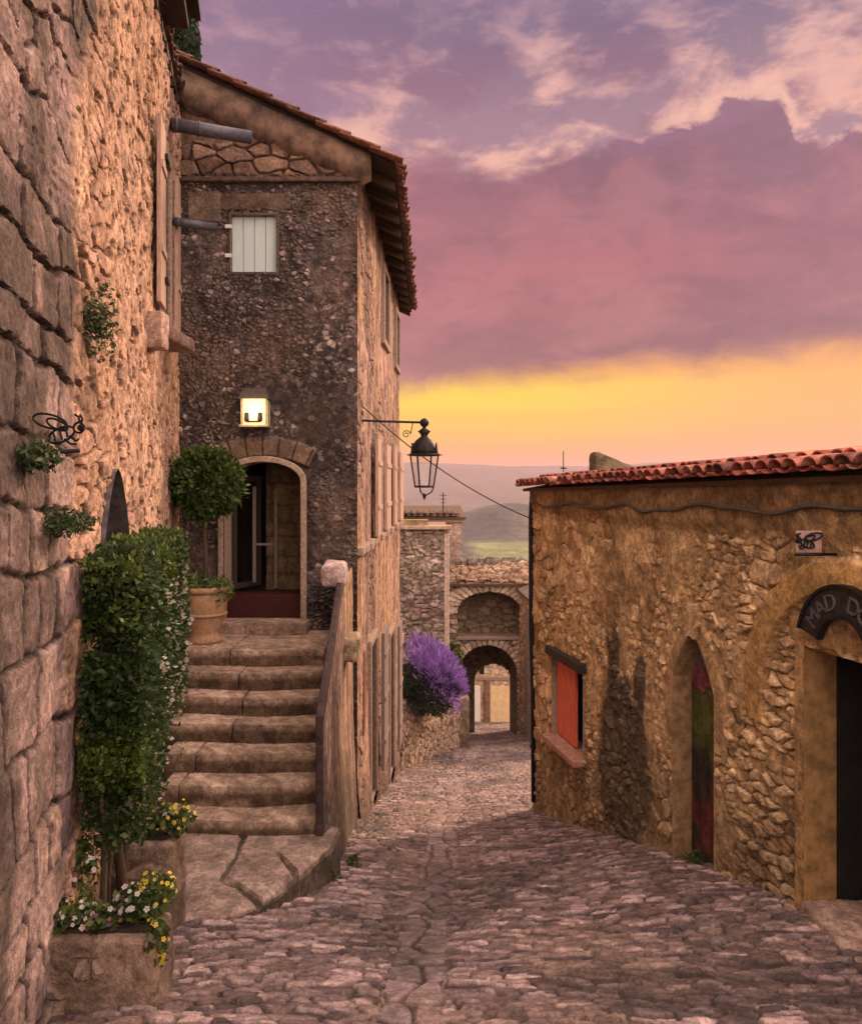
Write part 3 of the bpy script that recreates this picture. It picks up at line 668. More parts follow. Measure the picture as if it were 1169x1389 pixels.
# street side of that house
LB = math.hypot(0.22, 8.1); dB = np.array([0.22, 8.1, 0]) / LB; nB = np.array([dB[1], -dB[0], 0]); oB = np.array([XB, YB, 0]); PS = Plane(oB, dB, nB)
OPS = [(3.55, 4.50, 4.05, 5.20), (6.45, 7.35, 4.05, 5.10), (2.35, 3.05, 0.80, 2.25), (5.75, 6.55, 0.80, 2.25), (1.30, 2.15, -3.05, -0.72), (4.75, 5.75, -3.95, -1.25)]
def fS(U, V):
    lev = fbm(U * 0.9, V * 0.55, 301, 5)
    st = sst(0.52, 0.60, fbm(U * 0.7, V * 0.5, 309, 4) + 0.10 * sst(-0.8, -2.4, V))
    e, r, ox, oy = voro((U + 0.05 * (fbm(U * 5, V * 5, 302, 2) - .5)) / 0.33, (V + 0.05 * (fbm(U * 5, V * 5, 303, 2) - .5)) / 0.19, 12, 0.95)
    pit = sst(0.62, 0.74, fbm(U * 9, V * 6, 304, 3))
    h = (0.04 + 0.06 * (lev - 0.5) + 0.018 * (fbm(U * 7, V * 4, 305, 4) - 0.5) - 0.02 * pit) * (1 - st) + st * (sst(0.03, 0.14, e) * (0.018 + 0.02 * r) + 0.04 * (fbm(U * 9, V * 9, 306, 5, 0.6) - .5))
    h = h * (0.25 + 0.75 * sst(0.0, 0.35, U)) + 0.16 * sst(-1.2, -4.2, V + 0.28 * U) * (0.7 + 0.6 * lev)
    c = pal(np.clip(fbm(U * 1.1, V * 0.35, 307, 5) * 1.7 - 0.35, 0, 1), [(0.30, 0.165, 0.10), (0.43, 0.255, 0.165), (0.50, 0.31, 0.22), (0.36, 0.22, 0.17), (0.53, 0.33, 0.20)])
    och = sst(0.55, 0.66, fbm(U * 0.9 + 5, V * 0.7, 310, 3)); c = mixc(c, np.array([0.45, 0.26, 0.10]), och * 0.5)
    cs = pal(r, [(0.20, 0.125, 0.095), (0.36, 0.23, 0.17), (0.28, 0.18, 0.14)]); cs = mixc(cs, np.array([0.08, 0.05, 0.04]), 1 - sst(0.02, 0.16, e))
    c = mixc(c, cs, st * 0.8); c = mixc(c, np.array([0.16, 0.09, 0.06]), pit * 0.7)
    c = c * np.array([0.90, 0.94, 1.02])
    run = sst(0.50, 0.66, fbm(U * 3.5, V * 0.35, 311, 4, 0.6)); c = mixc(c, np.array([0.13, 0.085, 0.07]), run * 0.62)
    c = c * (0.7 + 0.6 * fbm(U * 6, V * 3, 313, 4))[..., None]
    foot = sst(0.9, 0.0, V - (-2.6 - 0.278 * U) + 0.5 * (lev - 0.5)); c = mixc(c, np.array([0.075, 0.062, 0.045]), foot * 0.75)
    return h, c
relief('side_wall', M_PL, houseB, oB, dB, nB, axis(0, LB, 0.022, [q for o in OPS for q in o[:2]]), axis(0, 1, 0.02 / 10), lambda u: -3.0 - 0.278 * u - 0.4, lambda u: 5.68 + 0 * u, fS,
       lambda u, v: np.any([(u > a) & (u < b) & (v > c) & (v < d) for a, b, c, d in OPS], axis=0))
m = MB()
bx = lambda s, k: tuple(oB + dB * s + nB * k)
q0, q1 = bx(LB, 0), (-9.5, 18.3, 0)
m.add([(q0[0], q0[1], -6), (q1[0], q1[1], -6), (q1[0], q1[1], 9.3), (q0[0], q0[1], 5.4)], [(0, 1, 2, 3)])
m.add([(-9.5, 18.3, -6), (-9.5, YB, -6), (-9.5, YB, 9.3), (-9.5, 18.3, 9.3)], [(0, 1, 2, 3)])
m.add([(-9.5, YB, -3.2), (-3.6, YB, -3.2), (-3.6, YB, float(roofz(-3.6))), (-9.5, YB, 9.3)], [(0, 1, 2, 3)])
m.build('rear_wall', M_BACK, houseB)
# roof: boards, rafters and tiles
m = MB(); xs_ = [-9.6, -0.55, -0.44]; zz_ = [9.42, 5.44, 5.40]
vs = []
for y in (YB - 0.16, 18.5):
    for x, z in ((-9.6, 9.70), (-3.4, 6.87), (-0.98, 5.74), (-0.44, 5.49)): vs += [(x, y, z), (x, y, z + 0.05)]
m.add(vs, [(0, 2, 10, 8), (2, 4, 12, 10), (4, 6, 14, 12), (1, 9, 11, 3), (3, 11, 13, 5), (5, 13, 15, 7), (0, 1, 3, 2), (2, 3, 5, 4), (4, 5, 7, 6), (6, 7, 15, 14), (8, 10, 11, 9), (10, 12, 13, 11), (12, 14, 15, 13), (0, 8, 9, 1)])
roofB = m.build('roof', M_DARKWOOD, houseB)
TB = [(0.10, 0.05, 0.04), (0.20, 0.085, 0.06), (0.27, 0.12, 0.085), (0.12, 0.075, 0.07), (0.17, 0.07, 0.055)]
sl = np.array([-2.96, 0, 1.42]); sl /= np.linalg.norm(sl)
tiles('tile_covering', M_TILE, roofB, (-0.39, YB - 0.24, 5.50), (0, 1, 0), sl, 8.6, 3.4, TB, 21, 0.19, 0.36)
for k in range(13):
    y = YB + 0.35 + 0.66 * k; m = MB()
    vs = []
    for x, z in ((-0.99, 5.735), (-0.47, 5.495)): vs += [(x, y, z), (x, y + 0.09, z), (x, y + 0.09, z - 0.11), (x, y, z - 0.11)]
    m.add(vs, [(0, 1, 2, 3), (7, 6, 5, 4), (0, 4, 5, 1), (1, 5, 6, 2), (2, 6, 7, 3), (3, 7, 4, 0)])
    m.build('rafter', M_BROWNWOOD, roofB)
# the plastered rake under the verge and the string course
m = MB(); n = 26; vs = []
for i in range(n):
    x = -3.45 + i * (3.45 - 0.74) / (n - 1); zt = float(roofz(x)) + 0.02; wid = 0.47 - 0.09 * i / n + 0.03 * math.sin(i * 1.7)
    if i == n - 1: wid *= 0.8
    for k, (dy, dz) in enumerate(((0.0, 0), (-0.14, 0.0), (-0.15, -wid * 0.45), (-0.11, -wid * 0.85), (0.0, -wid))): vs.append((x, YB - 0.01 + dy + random.uniform(-.008, .008), zt + dz))
fs = [(i * 5 + k, i * 5 + k + 1, i * 5 + 6 + k, i * 5 + 5 + k) for i in range(n - 1) for k in range(4)] + [tuple(range(5))[::-1], tuple((n - 1) * 5 + k for k in range(5))]
m.add(vs, fs); m.build('raking_cornice', pmat('brown_render', (0.155, 0.10, 0.075), 0.95, 0.5, 5, 0.7, rgb2=(0.06, 0.04, 0.035)), houseB, True)
m = MB(); m.box(-3.4, -0.86, YB - 0.09, YB + 0.02, 5.33, 5.39); m.build('string_course', pmat('dark_stone', (0.09, 0.06, 0.05), 0.95, 0.4, 12, 0.5), houseB, bevel=0.015)
# shutter over the small window
win = panel('window', PB, wiB, -0.20, -0.17, M_DARK, houseB)
reveal('window_reveal', PB, wiB, 0.04, -0.18, M_TRIM, win)
M_BLUE = pmat('pale_blue_paint', (0.47, 0.57, 0.60), 0.7, 0.08, 12, 0.2, stretch=(10, 10, 0.5))
sh = board_leaf('shutter', PB, -2.485, -1.925, 4.225, 4.925, -0.06, 0.03, 4, M_BLUE, houseB)
M_WHITE = pmat('white_metal', (0.6, 0.58, 0.56), 0.5, 0.1)
for z in (4.40, 4.76):
    m = MB(); m.box(-2.55, -2.47, YB - 0.06, YB - 0.02, z, z + 0.045); m.build('hinge', M_WHITE, sh)
ring('window_frame', PB, wiB, 0.03, 0.0, 0.03, pmat('dark_surround', (0.10, 0.07, 0.06), 0.95, 0.4, 30, 0.5), win, bevel=0.008)
# doorway
dB_ = reveal('doorway', PB, doB, 0.05, -0.42, M_TRIM, houseB)
ring('door_surround', PB, doB, 0.075, 0.0, 0.055, M_TRIM, dB_, True, 0.012)
rock_box('threshold', -2.70, -1.50, 9.78, 10.16, -0.26, -0.09, M_ST, houseB, [(0.22, 0.15, 0.12), (0.33, 0.23, 0.18)], 41, 0.03, 0.012, 0.02)
M_RED = pmat('dark_red_paint', (0.040, 0.005, 0.006), 0.6, 0.3, 10, 0.1)
m = MB(); m.box(-2.57, -1.62, YB + 0.10, YB + 0.42, -0.10, 0.19); m.build('red_doorstep', M_RED, houseB, bevel=0.01)
def fI(U, V):
    d, r = coursed(U + 0.03 * fbm(U * 5, V * 5, 1, 2), V + 0.03 * fbm(U * 5, V * 5, 2, 2), 0.18, 0.32, 0.25, 0.6, 77)
    e = sst(0.005, 0.03, d)
    return e * 0.02 + 0.012 * (fbm(U * 12, V * 12, 3, 3) - .5), mixc(pal(r, [(0.11, 0.078, 0.043), (0.17, 0.12, 0.065), (0.14, 0.095, 0.055)]), np.array([0.10, 0.065, 0.04]), 1 - e)
relief('passage_wall', M_ST, houseB, (0, 10.95, 0), (1, 0, 0), (0, -1, 0), axis(-2.22, -1.3, 0.02), axis(0, 1, 0.01), 0.15, 2.2, fI)
m = MB(); m.add([(-3.2, 10.42, 0.16), (-1.3, 10.42, 0.16), (-1.3, 12.4, 0.16), (-3.2, 12.4, 0.16)], [(0, 1, 2, 3)])
m.add([(-3.2, 12.4, 0.16), (-1.3, 12.4, 0.16), (-1.3, 12.4, 2.4), (-3.2, 12.4, 2.4)], [(0, 1, 2, 3)])
m.add([(-1.3, 10.42, 0.16), (-1.3, 12.4, 0.16), (-1.3, 12.4, 2.4), (-1.3, 10.42, 2.4)], [(0, 1, 2, 3)])
m.add([(-3.2, 10.3, 2.4), (-1.3, 10.3, 2.4), (-1.3, 12.4, 2.4), (-3.2, 12.4, 2.4)], [(0, 1, 2, 3)])
m.build('passage', M_DARK, houseB)
PD = Plane((-2.56, 10.44, 0), (0.42, 0.91, 0), (0.91, -0.42, 0))
dl = ring('door_leaf', PD, rect(0.08, 0.52, 0.30, 1.62), 0.07, -0.02, 0.02, M_DARKWOOD, houseB)
panel('pane', PD, rect(0.08, 0.52, 0.30, 1.62), -0.004, 0.004, M_GLASS, dl)
m = MB(); m.box(-2.33, -2.29, 10.6, 10.63, 0.30, 1.55); m.box(-2.10, -2.06, 10.86, 10.89, 0.19, 1.4); m.box(-2.33, -2.06, 10.62, 10.64, 0.78, 0.81)
m.build('inner_frame', pmat('grey_frame', (0.16, 0.13, 0.12), 0.6, 0.2), houseB)
# street side: windows, doors, shutters, string course
M_PINK = pmat('weathered_pink_paint', (0.43, 0.29, 0.24), 0.85, 0.25, 10, 0.35, stretch=(9, 9, 0.6))
M_GREYP = pmat('weathered_grey_paint', (0.22, 0.165, 0.16), 0.85, 0.3, 10, 0.35, stretch=(9, 9, 0.6))
for i, (a, b, c, d) in enumerate(OPS):
    nm = 'door' if i > 3 else 'window'
    w_ = panel(nm, PS, rect(a, b, c, d), -0.22, -0.18, M_BROWNWOOD if i > 3 else M_DARK, houseB)
    reveal(nm + '_reveal', PS, rect(a, b, c, d), 0.07, -0.2, M_PL and M_TRIM, w_)
    ring(nm + '_frame', PS, rect(a, b, c, d), 0.11, 0.0, 0.10, M_TRIM, w_, i > 3, 0.015)
    if i < 2: continue
    if i < 4:
        board_leaf('shutter', PS, b + 0.14, b + 1.05, c + 0.02, d - 0.01, 0.11, 0.045, 5, M_PINK, houseB)
        board_leaf('shutter', PS, a - 0.72, a - 0.14, c + 0.02, d - 0.01, 0.11, 0.045, 4, M_PINK, houseB)
    else:
        board_leaf('shutter', PS, b + 0.14, b + 0.95, c + 0.25, d + 0.02, 0.14, 0.05, 5, M_GREYP, houseB, 3)
m = MB()
for i in range(20):
    a = LB * i / 20; b = LB * (i + 1) / 20
    m.frame_box(tuple(np.array(PS(a, 0.70 + random.uniform(-.012, .012), 0.0))), dB, nB, (0, 0, 1), b - a - 0.004, 0.13 + random.uniform(-.02, .02), 0.10)
m.build('ledge', M_TRIM, houseB, bevel=0.012)
m = MB(); m.frame_box(PS(7.2, -1.9, 0.0), dB, nB, (0, 0, 1), 0.5, 0.16, 0.22); m.frame_box(PS(7.3, -1.68, 0.0), dB, nB, (0, 0, 1), 0.3, 0.10, 0.16); m.build('stone_bracket', M_TRIM, houseB, bevel=0.03)
panel('niche', PS, arch(0.62, 0.86, -1.75, -0.75, -0.64, 8), 0.03, 0.058, pmat('rust_red_board', (0.17, 0.065, 0.035), 0.9, 0.4, 14, 0.3), houseB)

# ------------------------------------------------------------------ steps, landing and the parapet beside them
STC = [(0.17, 0.118, 0.090), (0.29, 0.205, 0.155), (0.22, 0.150, 0.110), (0.36, 0.262, 0.200)]
stairs = thing('stone_staircase', 'worn stone steps climbing to the open doorway with red sill', 'steps', (-1.7, 7.9, -1.45))
YS = [6.9 + 0.33 * i for i in range(8)]; ZS_ = [-1.275 + 0.175 * i for i in range(7)]
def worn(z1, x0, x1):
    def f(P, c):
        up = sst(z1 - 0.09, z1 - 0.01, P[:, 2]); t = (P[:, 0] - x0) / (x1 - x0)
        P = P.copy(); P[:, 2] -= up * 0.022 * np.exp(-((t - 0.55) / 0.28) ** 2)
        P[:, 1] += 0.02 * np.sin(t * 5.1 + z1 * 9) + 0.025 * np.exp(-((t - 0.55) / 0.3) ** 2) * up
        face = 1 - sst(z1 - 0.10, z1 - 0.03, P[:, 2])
        c = c * (1 + 0.36 * sst(z1 - 0.04, z1 - 0.01, P[:, 2]))[:, None]  # treads painted lighter as if lit from above, along with pale wear
        c = mixc(c, c * np.array([0.40, 0.37, 0.33]), face * sst(0.22, 0.50, fbm(P[:, 0] * 3, P[:, 2] * 6 + z1 * 3, 88, 4) + 0.12))  # risers painted darker as if in shade, along with patchy grime
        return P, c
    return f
for i in range(7):
    z1 = ZS_[i]; x1 = -0.985 - 0.03 * i; x0 = float(oA[0] + dA[0] * (YS[i] - 3.9) / 0.979) + 0.02; x0 = max(x0, -2.3 - 0.09 * i)
    back = YS[i] + (0.42 if i < 6 else 1.35)
    cut = x0 + (x1 - x0) * [0.16, 0.10, 0.20, 0.42, 0.48, 0.45, 0.38][i]
    for k, (a, b) in enumerate(((x0, cut - 0.006), (cut + 0.006, x1))):
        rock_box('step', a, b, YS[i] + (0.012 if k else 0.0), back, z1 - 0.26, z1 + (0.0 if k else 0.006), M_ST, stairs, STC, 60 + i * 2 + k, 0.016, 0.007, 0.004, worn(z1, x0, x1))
m = MB(); m.box(-3.2, -1.2, 8.9, 10.12, -1.6, -0.48)
for i in range(7): m.box(-2.6, -1.1, YS[i] + 0.1, YS[i] + 0.45, -1.8, ZS_[i] - 0.2)
m.build('core', M_BACK, stairs)
landing = thing('flagstone_landing', 'raised landing of big cracked flagstones at the foot of the steps', 'landing', (-1.5, 6.4, -1.6))
FL = [[(-1.93, 5.60), (-1.46, 5.62), (-1.24, 5.78), (-1.42, 6.02), (-1.60, 6.14), (-1.93, 6.14)],
      [(-1.93, 6.17), (-1.62, 6.17), (-1.58, 6.55), (-1.63, 7.05), (-2.3, 7.05), (-2.3, 6.3)],
      [(-1.59, 6.16), (-1.41, 6.04), (-1.21, 5.84), (-1.03, 6.20), (-1.22, 6.52), (-1.55, 6.54)],
      [(-1.56, 6.57), (-1.22, 6.55), (-1.01, 6.23), (-0.84, 6.72), (-0.80, 7.1), (-1.60, 7.1)]]
def slab(name, poly, z, t, parent, cols, s, mat=None):
    bm_o = np.array(poly); c = bm_o.mean(0); rows = 26
    n = len(poly) * 12; edge = []
    for i in range(len(poly)):
        p, q = bm_o[i], bm_o[(i + 1) % len(poly)]
        for k in range(12):
            e = p + (q - p) * k / 12; nrm = e - c; e = e + nrm / np.linalg.norm(nrm) * 0.05 * (fbm(np.array([e[0] * 6]), np.array([e[1] * 6]), s, 3)[0] - 0.6); edge.append(e)
    edge = np.array(edge); V = []
    for r_ in np.linspace(0.02, 1, rows):
        e = c + (edge - c) * r_; zz = z + 0.022 * (fbm(e[:, 0] * 4, e[:, 1] * 4, s + 3, 4) - 0.5) - 0.03 * sst(0.92, 1.0, np.full(len(e), r_)); V.append(np.column_stack([e, zz]))
    for k in range(1, 9): 
        e = edge + 0.03 * (fbm(edge[:, 0] * 7 + k, edge[:, 1] * 7, s + 5, 3) - 0.5)[:, None]; V.append(np.column_stack([e, np.full(n, z - 0.03 - (t - 0.03) * k / 8)]))
    V = np.array(V); R_ = len(V); i = np.arange(R_ * n).reshape(R_, n); j = np.roll(i, -1, 1)
    Q = np.stack([i[:-1], i[1:], j[1:], j[:-1]], -1).reshape(-1, 4); P = V.reshape(-1, 3)
    col = pal(np.clip(fbm(P[:, 0] * 4, P[:, 1] * 4 + P[:, 2] * 3, s + 8, 5) * 1.6 - 0.3, 0, 1), cols)
    return npmesh(name, P, Q, mat or M_ST, parent, col, True, 35)
FLC = [(0.21, 0.150, 0.125), (0.30, 0.215, 0.18), (0.36, 0.265, 0.22)]
for k, p in enumerate(FL): slab('flagstone', p, -1.40, 0.24, landing, FLC, 80 + k)
KB = [(-1.96, 5.58), (-1.46, 5.60), (-1.22, 5.76), (-1.00, 6.20), (-0.81, 6.72), (-0.78, 7.1), (-2.35, 7.1), (-2.3, 6.0)]
slab('bed', [(x * 0.99 - 0.02, y + 0.01) for x, y in KB], -1.435, 1.0, landing, [(0.05, 0.04, 0.03), (0.09, 0.07, 0.05), (0.14, 0.10, 0.08)], 90)

parapet = thing('parapet', 'thin plastered parapet with dark coping beside the stone steps', 'parapet', (-0.9, 8.2, -1.9))
dP = np.array([-0.06, 3.2, 0]); dP /= np.linalg.norm(dP); nP = np.array([dP[1], -dP[0], 0]); oP = np.array([-0.915, 6.9, 0]); PP = Plane(oP, dP, nP)
def ptop(u): return np.interp(u, [0, 2.05, 3.3], [-0.46, 0.56, 0.56])
def fP(U, V):
    h, c = fS(U - 3.2, V - 0.2)
    return np.clip(h, 0, 1) * 0.7 * sst(0.0, 0.25, ptop(U) - V) * sst(-0.02, 0.2, U), c
relief('wall', M_PL, parapet, oP, dP, nP, axis(0, 3.24, 0.016), axis(0, 1, 0.008), lambda u: -1.95 - 0.27 * u, ptop, fP)
m = MB()
prof = [(0.0, -2.2), (3.24, -3.0), (3.24, 0.56), (2.05, 0.56), (0.0, -0.46)]
m.add([PP(u, v, -0.01) for u, v in prof] + [PP(u, v, -0.055) for u, v in prof], [(4, 3, 2, 1, 0), (5, 6, 7, 8, 9), (0, 5, 9, 4), (4, 9, 8, 3), (3, 8, 7, 2)])
m.build('inner_face', pmat('dark_wall_back', (0.07, 0.048, 0.045), 0.95, 0.5, 10, 0.5), parapet)
m = MB()
cp = [(-0.02, -0.455), (2.05, 0.57), (2.05, 0.64), (-0.02, -0.385)]
m.add([PP(u, v, 0.0) for u, v in cp] + [PP(u, v, -0.065) for u, v in cp], [(0, 1, 2, 3), (7, 6, 5, 4), (0, 4, 5, 1), (1, 5, 6, 2), (2, 6, 7, 3), (3, 7, 4, 0)])
m.add([PP(-0.025, v, k) for v, k in ((-1.9, 0.0), (-0.40, 0.0), (-0.40, -0.065), (-1.9, -0.065))] + [PP(-0.005, v, k) for v, k in ((-1.9, 0.0), (-0.40, 0.0), (-0.40, -0.065), (-1.9, -0.065))],
      [(0, 1, 2, 3), (7, 6, 5, 4), (0, 4, 5, 1), (1, 5, 6, 2), (2, 6, 7, 3), (3, 7, 4, 0)])
m.build('coping', pmat('dark_coping', (0.045, 0.028, 0.028), 0.9, 0.5, 14, 0.5), parapet, bevel=0.01)
rock_box('cap_stone', -1.19, -0.93, 8.72, 9.12, 0.47, 0.73, M_ST, parapet, [(0.30, 0.22, 0.21), (0.50, 0.39, 0.37)], 95, 0.02, 0.03, 0.05)
rock_box('corbel', -1.02, -0.80, 8.85, 9.3, -0.36, -0.10, M_ST, parapet, [(0.25, 0.18, 0.12), (0.40, 0.29, 0.2)], 96, 0.02, 0.05, 0.04)

# ------------------------------------------------------------------ low golden house on the right
oC = np.array([1.43, 11.0, 0]); dC = np.array([0.201, -0.98, 0]); dC = dC / np.linalg.norm(dC); nC = np.array([dC[1], -dC[0], 0]); PC = Plane(oC, dC, nC)
def rp(u):                              # metres along that wall under picture column u
    t = (u - CX) / F; return (t * oC[1] - oC[0]) / (dC[0] - t * dC[1])
WC = (rp(753), rp(796), -1.58, -0.56); DC = (rp(920), rp(977)); HC = rp(1099)
def eaveC(u): return 1.50 + 0.02 * u
DCv = (-1.95, -0.12, 0.30)
HCv = (-1.7, 0.50)
def fC(U, V):
    wu = U + 0.10 * (fbm(U * 3, V * 3, 401, 3) - 0.5); wv = V + 0.08 * (fbm(U * 3, V * 3, 402, 3) - 0.5)
    e, r, ox, oy = voro(wu / 0.25, wv / 0.17, 14, 0.98)
    e2, r2, _, _ = voro(wu / 0.20, wv / 0.075, 15, 0.95)
    e4, r4, _, _ = voro(wu / 0.10, wv / 0.075, 17, 0.95)
    thin = sst(0.0, 0.25, U - (DC[1] + 0.18) + 0.3 * (fbm(U * 2, V * 2, 405, 2) - 0.5)) * sst(0.95, 0.55, V)
    small = sst(0.50, 0.58, fbm(U * 1.3 + 7, V * 1.3, 421, 3)) * (1 - thin)
    r_a = (r * 83.1) % 1; r_b = (r * 47.9) % 1
    hs = sst(0.02, 0.14, e) * (0.012 + 0.042 * r) + oy * 0.045 * (r_a - 0.5) + ox * 0.045 * (r_b - 0.5)
    hs = hs * (1 - small) + small * (sst(0.03, 0.3, e4) * (0.015 + 0.03 * r4) + 0.012)
    ht = sst(0.03, 0.25, e2) * (0.012 + 0.05 * r2)
    hs = hs * (1 - thin) + ht * thin
    hs = hs + 0.055 * (fbm(U * 7, V * 7, 406, 6, 0.6) - 0.5)
    mort = 0.028 + 0.085 * (fbm(U * 1.9, V * 1.7, 407, 4) - 0.5) + 0.03 * (fbm(U * 11, V * 11, 408, 5, 0.6) - 0.5)
    mort = mort * (1 - thin) + (0.004 + 0.4 * (mort - 0.01)) * thin + 0.05 * sst(1.12, 1.32, V)
    isst = sst(-0.006, 0.010, hs - mort)
    h = np.maximum(hs, mort)
    rs = r * (1 - thin) + r2 * thin; rs = rs * (1 - small) + r4 * small
    cs = pal(rs, [(0.26, 0.165, 0.085), (0.52, 0.35, 0.185), (0.38, 0.245, 0.135), (0.68, 0.48, 0.27), (0.44, 0.27, 0.155)]) * (0.65 + 0.7 * fbm(U * 4, V * 4, 409, 5))[..., None]
    cm = pal(np.clip(fbm(U * 2, V * 2, 410, 5) * 1.8 - 0.4, 0, 1), [(0.26, 0.165, 0.080), (0.45, 0.295, 0.150), (0.60, 0.415, 0.225)])
    c = mixc(cm, cs, isst)
    gap = sst(0.10, 0.02, np.where(thin > 0.5, e2, e)) * sst(0.012, -0.010, mort - 0.016); c = mixc(c, np.array([0.055, 0.030, 0.014]), gap * 0.8)
    # a dark patch with two peaks beside the window
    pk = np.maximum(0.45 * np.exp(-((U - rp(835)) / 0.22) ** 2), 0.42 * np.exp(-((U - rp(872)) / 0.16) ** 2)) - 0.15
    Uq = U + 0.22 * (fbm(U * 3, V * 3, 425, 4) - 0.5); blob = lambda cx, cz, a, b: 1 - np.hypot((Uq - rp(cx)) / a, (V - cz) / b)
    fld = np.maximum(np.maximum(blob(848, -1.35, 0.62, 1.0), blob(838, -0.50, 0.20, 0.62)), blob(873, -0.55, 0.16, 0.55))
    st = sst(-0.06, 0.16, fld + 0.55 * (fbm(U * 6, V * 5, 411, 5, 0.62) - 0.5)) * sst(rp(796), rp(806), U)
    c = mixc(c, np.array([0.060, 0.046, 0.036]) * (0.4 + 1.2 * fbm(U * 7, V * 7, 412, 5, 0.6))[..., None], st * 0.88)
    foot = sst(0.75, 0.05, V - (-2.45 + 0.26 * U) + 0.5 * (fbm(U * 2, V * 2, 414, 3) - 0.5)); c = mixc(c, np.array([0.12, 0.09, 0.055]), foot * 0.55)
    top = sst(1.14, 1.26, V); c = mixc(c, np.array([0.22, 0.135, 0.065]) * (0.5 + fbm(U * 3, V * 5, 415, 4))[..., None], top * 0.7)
    # smooth jamb stones round the pointed door, and the old blocked arch
    cu = (DC[0] + DC[1]) / 2; w = (DC[1] - DC[0]) / 2; q = np.abs(U - cu) / (w + 0.16); tp = DCv[1] + (DCv[2] + 0.20 - DCv[1]) * (1 - np.clip(q, 0, 1) ** 1.7)
    fr = sst(1.0, 0.93, q) * sst(0.0, 0.05, tp - V) * sst(-0.75, -0.45, V + 0.2 * (fbm(U * 2, V * 3, 416, 2) - .5))
    h = h * (1 - fr) + fr * (0.055 + 0.012 * (fbm(U * 9, V * 9, 417, 3) - 0.5)); c = mixc(c, np.array([0.33, 0.205, 0.105]) * (0.7 + 0.6 * fbm(U * 5, V * 5, 418, 4))[..., None], fr * 0.85)
    ks = (np.abs(U - cu) < 0.085 + 0.12 * (V - DCv[2])) & (V > DCv[2] - 0.02) & (V < DCv[2] + 0.27); h = np.where(ks, 0.085, h); c = np.where(ks[..., None], np.array([0.50, 0.34, 0.19]) * (0.7 + 0.6 * fbm(U * 7, V * 7, 424, 4))[..., None], c)
    ac, az_ = HC + 0.42, 0.10; ra = np.hypot((U - ac) / 1.0, (V - az_) / 0.92); up = V > az_ - 0.25
    band = sst(0.86, 0.89, ra) * sst(1.12, 1.08, ra) * up
    h = h * (1 - band) + band * (0.075 + 0.01 * (fbm(U * 8, V * 8, 419, 3) - 0.5)); c = mixc(c, np.array([0.42, 0.245, 0.085]) * (0.7 + 0.6 * fbm(U * 3, V * 2, 420, 4))[..., None], band * 0.85)
    jamb = sst(0.07, 0.05, np.abs(U - (HC - 0.05))) * (V < HCv[1] + 0.22); lint = sst(0.10, 0.08, np.abs(V - HCv[1] - 0.11)) * (U > HC - 0.15)
    jb = np.maximum(jamb, lint * 1.0)
    h = h * (1 - jb) + jb * (0.05 + 0.014 * (fbm(U * 6, V * 6, 422, 3) - 0.5)); c = mixc(c, np.array([0.34, 0.20, 0.085]) * (0.65 + 0.7 * fbm(U * 4, V * 4, 423, 4))[..., None], jb * 0.85)
    return h, c
houseC = thing('stone_cottage', 'low golden rubble house with red tiled eave and red window', 'house', (2.3, 7.5, -2.0))
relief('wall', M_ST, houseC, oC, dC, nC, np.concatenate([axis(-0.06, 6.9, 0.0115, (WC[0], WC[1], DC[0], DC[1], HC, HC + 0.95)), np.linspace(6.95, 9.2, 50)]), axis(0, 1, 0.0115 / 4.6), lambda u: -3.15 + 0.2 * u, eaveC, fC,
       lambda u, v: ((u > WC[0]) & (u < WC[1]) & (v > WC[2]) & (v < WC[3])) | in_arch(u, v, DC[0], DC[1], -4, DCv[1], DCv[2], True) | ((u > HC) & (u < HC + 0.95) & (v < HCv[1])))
m = MB(); cc = [oC + dC * -0.06, oC + dC * 9.2, oC + dC * 9.2 - nC * 6, oC + dC * -0.06 - nC * 6]
for i, (p, q) in enumerate(((cc[1], cc[2]), (cc[2], cc[3]), (cc[3], cc[0]))):
    m.add([(p[0], p[1], -3.5), (q[0], q[1], -3.5), (q[0], q[1], 1.55), (p[0], p[1], 1.55)], [(0, 1, 2, 3)])
m.build('rear_wall', M_BACK, houseC)
m = MB()
e0, e1 = PC(-0.16, eaveC(-0.1) + 0.02, 0.14), PC(9.3, eaveC(9.3) + 0.02, 0.14); r0, r1 = PC(-0.16, eaveC(-.1) + 0.10, -0.30), PC(9.3, eaveC(9.3) + 0.10, -0.30); b0, b1 = PC(-0.16, eaveC(0) - 0.35, -6), PC(9.3, eaveC(9.3) - 0.35, -6)
m.add([e0, e1, r1, r0, b1, b0] + [(p[0], p[1], p[2] - 0.035) for p in (e0, e1, r1, r0, b1, b0)], [(0, 1, 2, 3), (3, 2, 4, 5), (9, 8, 7, 6), (11, 10, 8, 9), (0, 6, 7, 1), (0, 3, 9, 6), (3, 5, 11, 9), (1, 7, 8, 2), (2, 8, 10, 4), (5, 4, 10, 11)])
roofC = m.build('roof', M_BROWNWOOD, houseC)
TC = [(0.42, 0.115, 0.075), (0.24, 0.065, 0.05), (0.56, 0.22, 0.15), (0.34, 0.11, 0.09), (0.16, 0.065, 0.055), (0.46, 0.20, 0.15)]
upC = -nC * 0.44 + np.array([0, 0, 0.08]); upC = upC / np.linalg.norm(upC)
aC = np.array([dC[0], dC[1], 0.02]); aC /= np.linalg.norm(aC)
tiles('tile_covering', M_TILE, roofC, np.array(PC(-0.19, eaveC(-.19) + 0.055, 0.20)), aC, upC, 9.4, 0.62, TC, 23, 0.168, 0.32, 0.076)
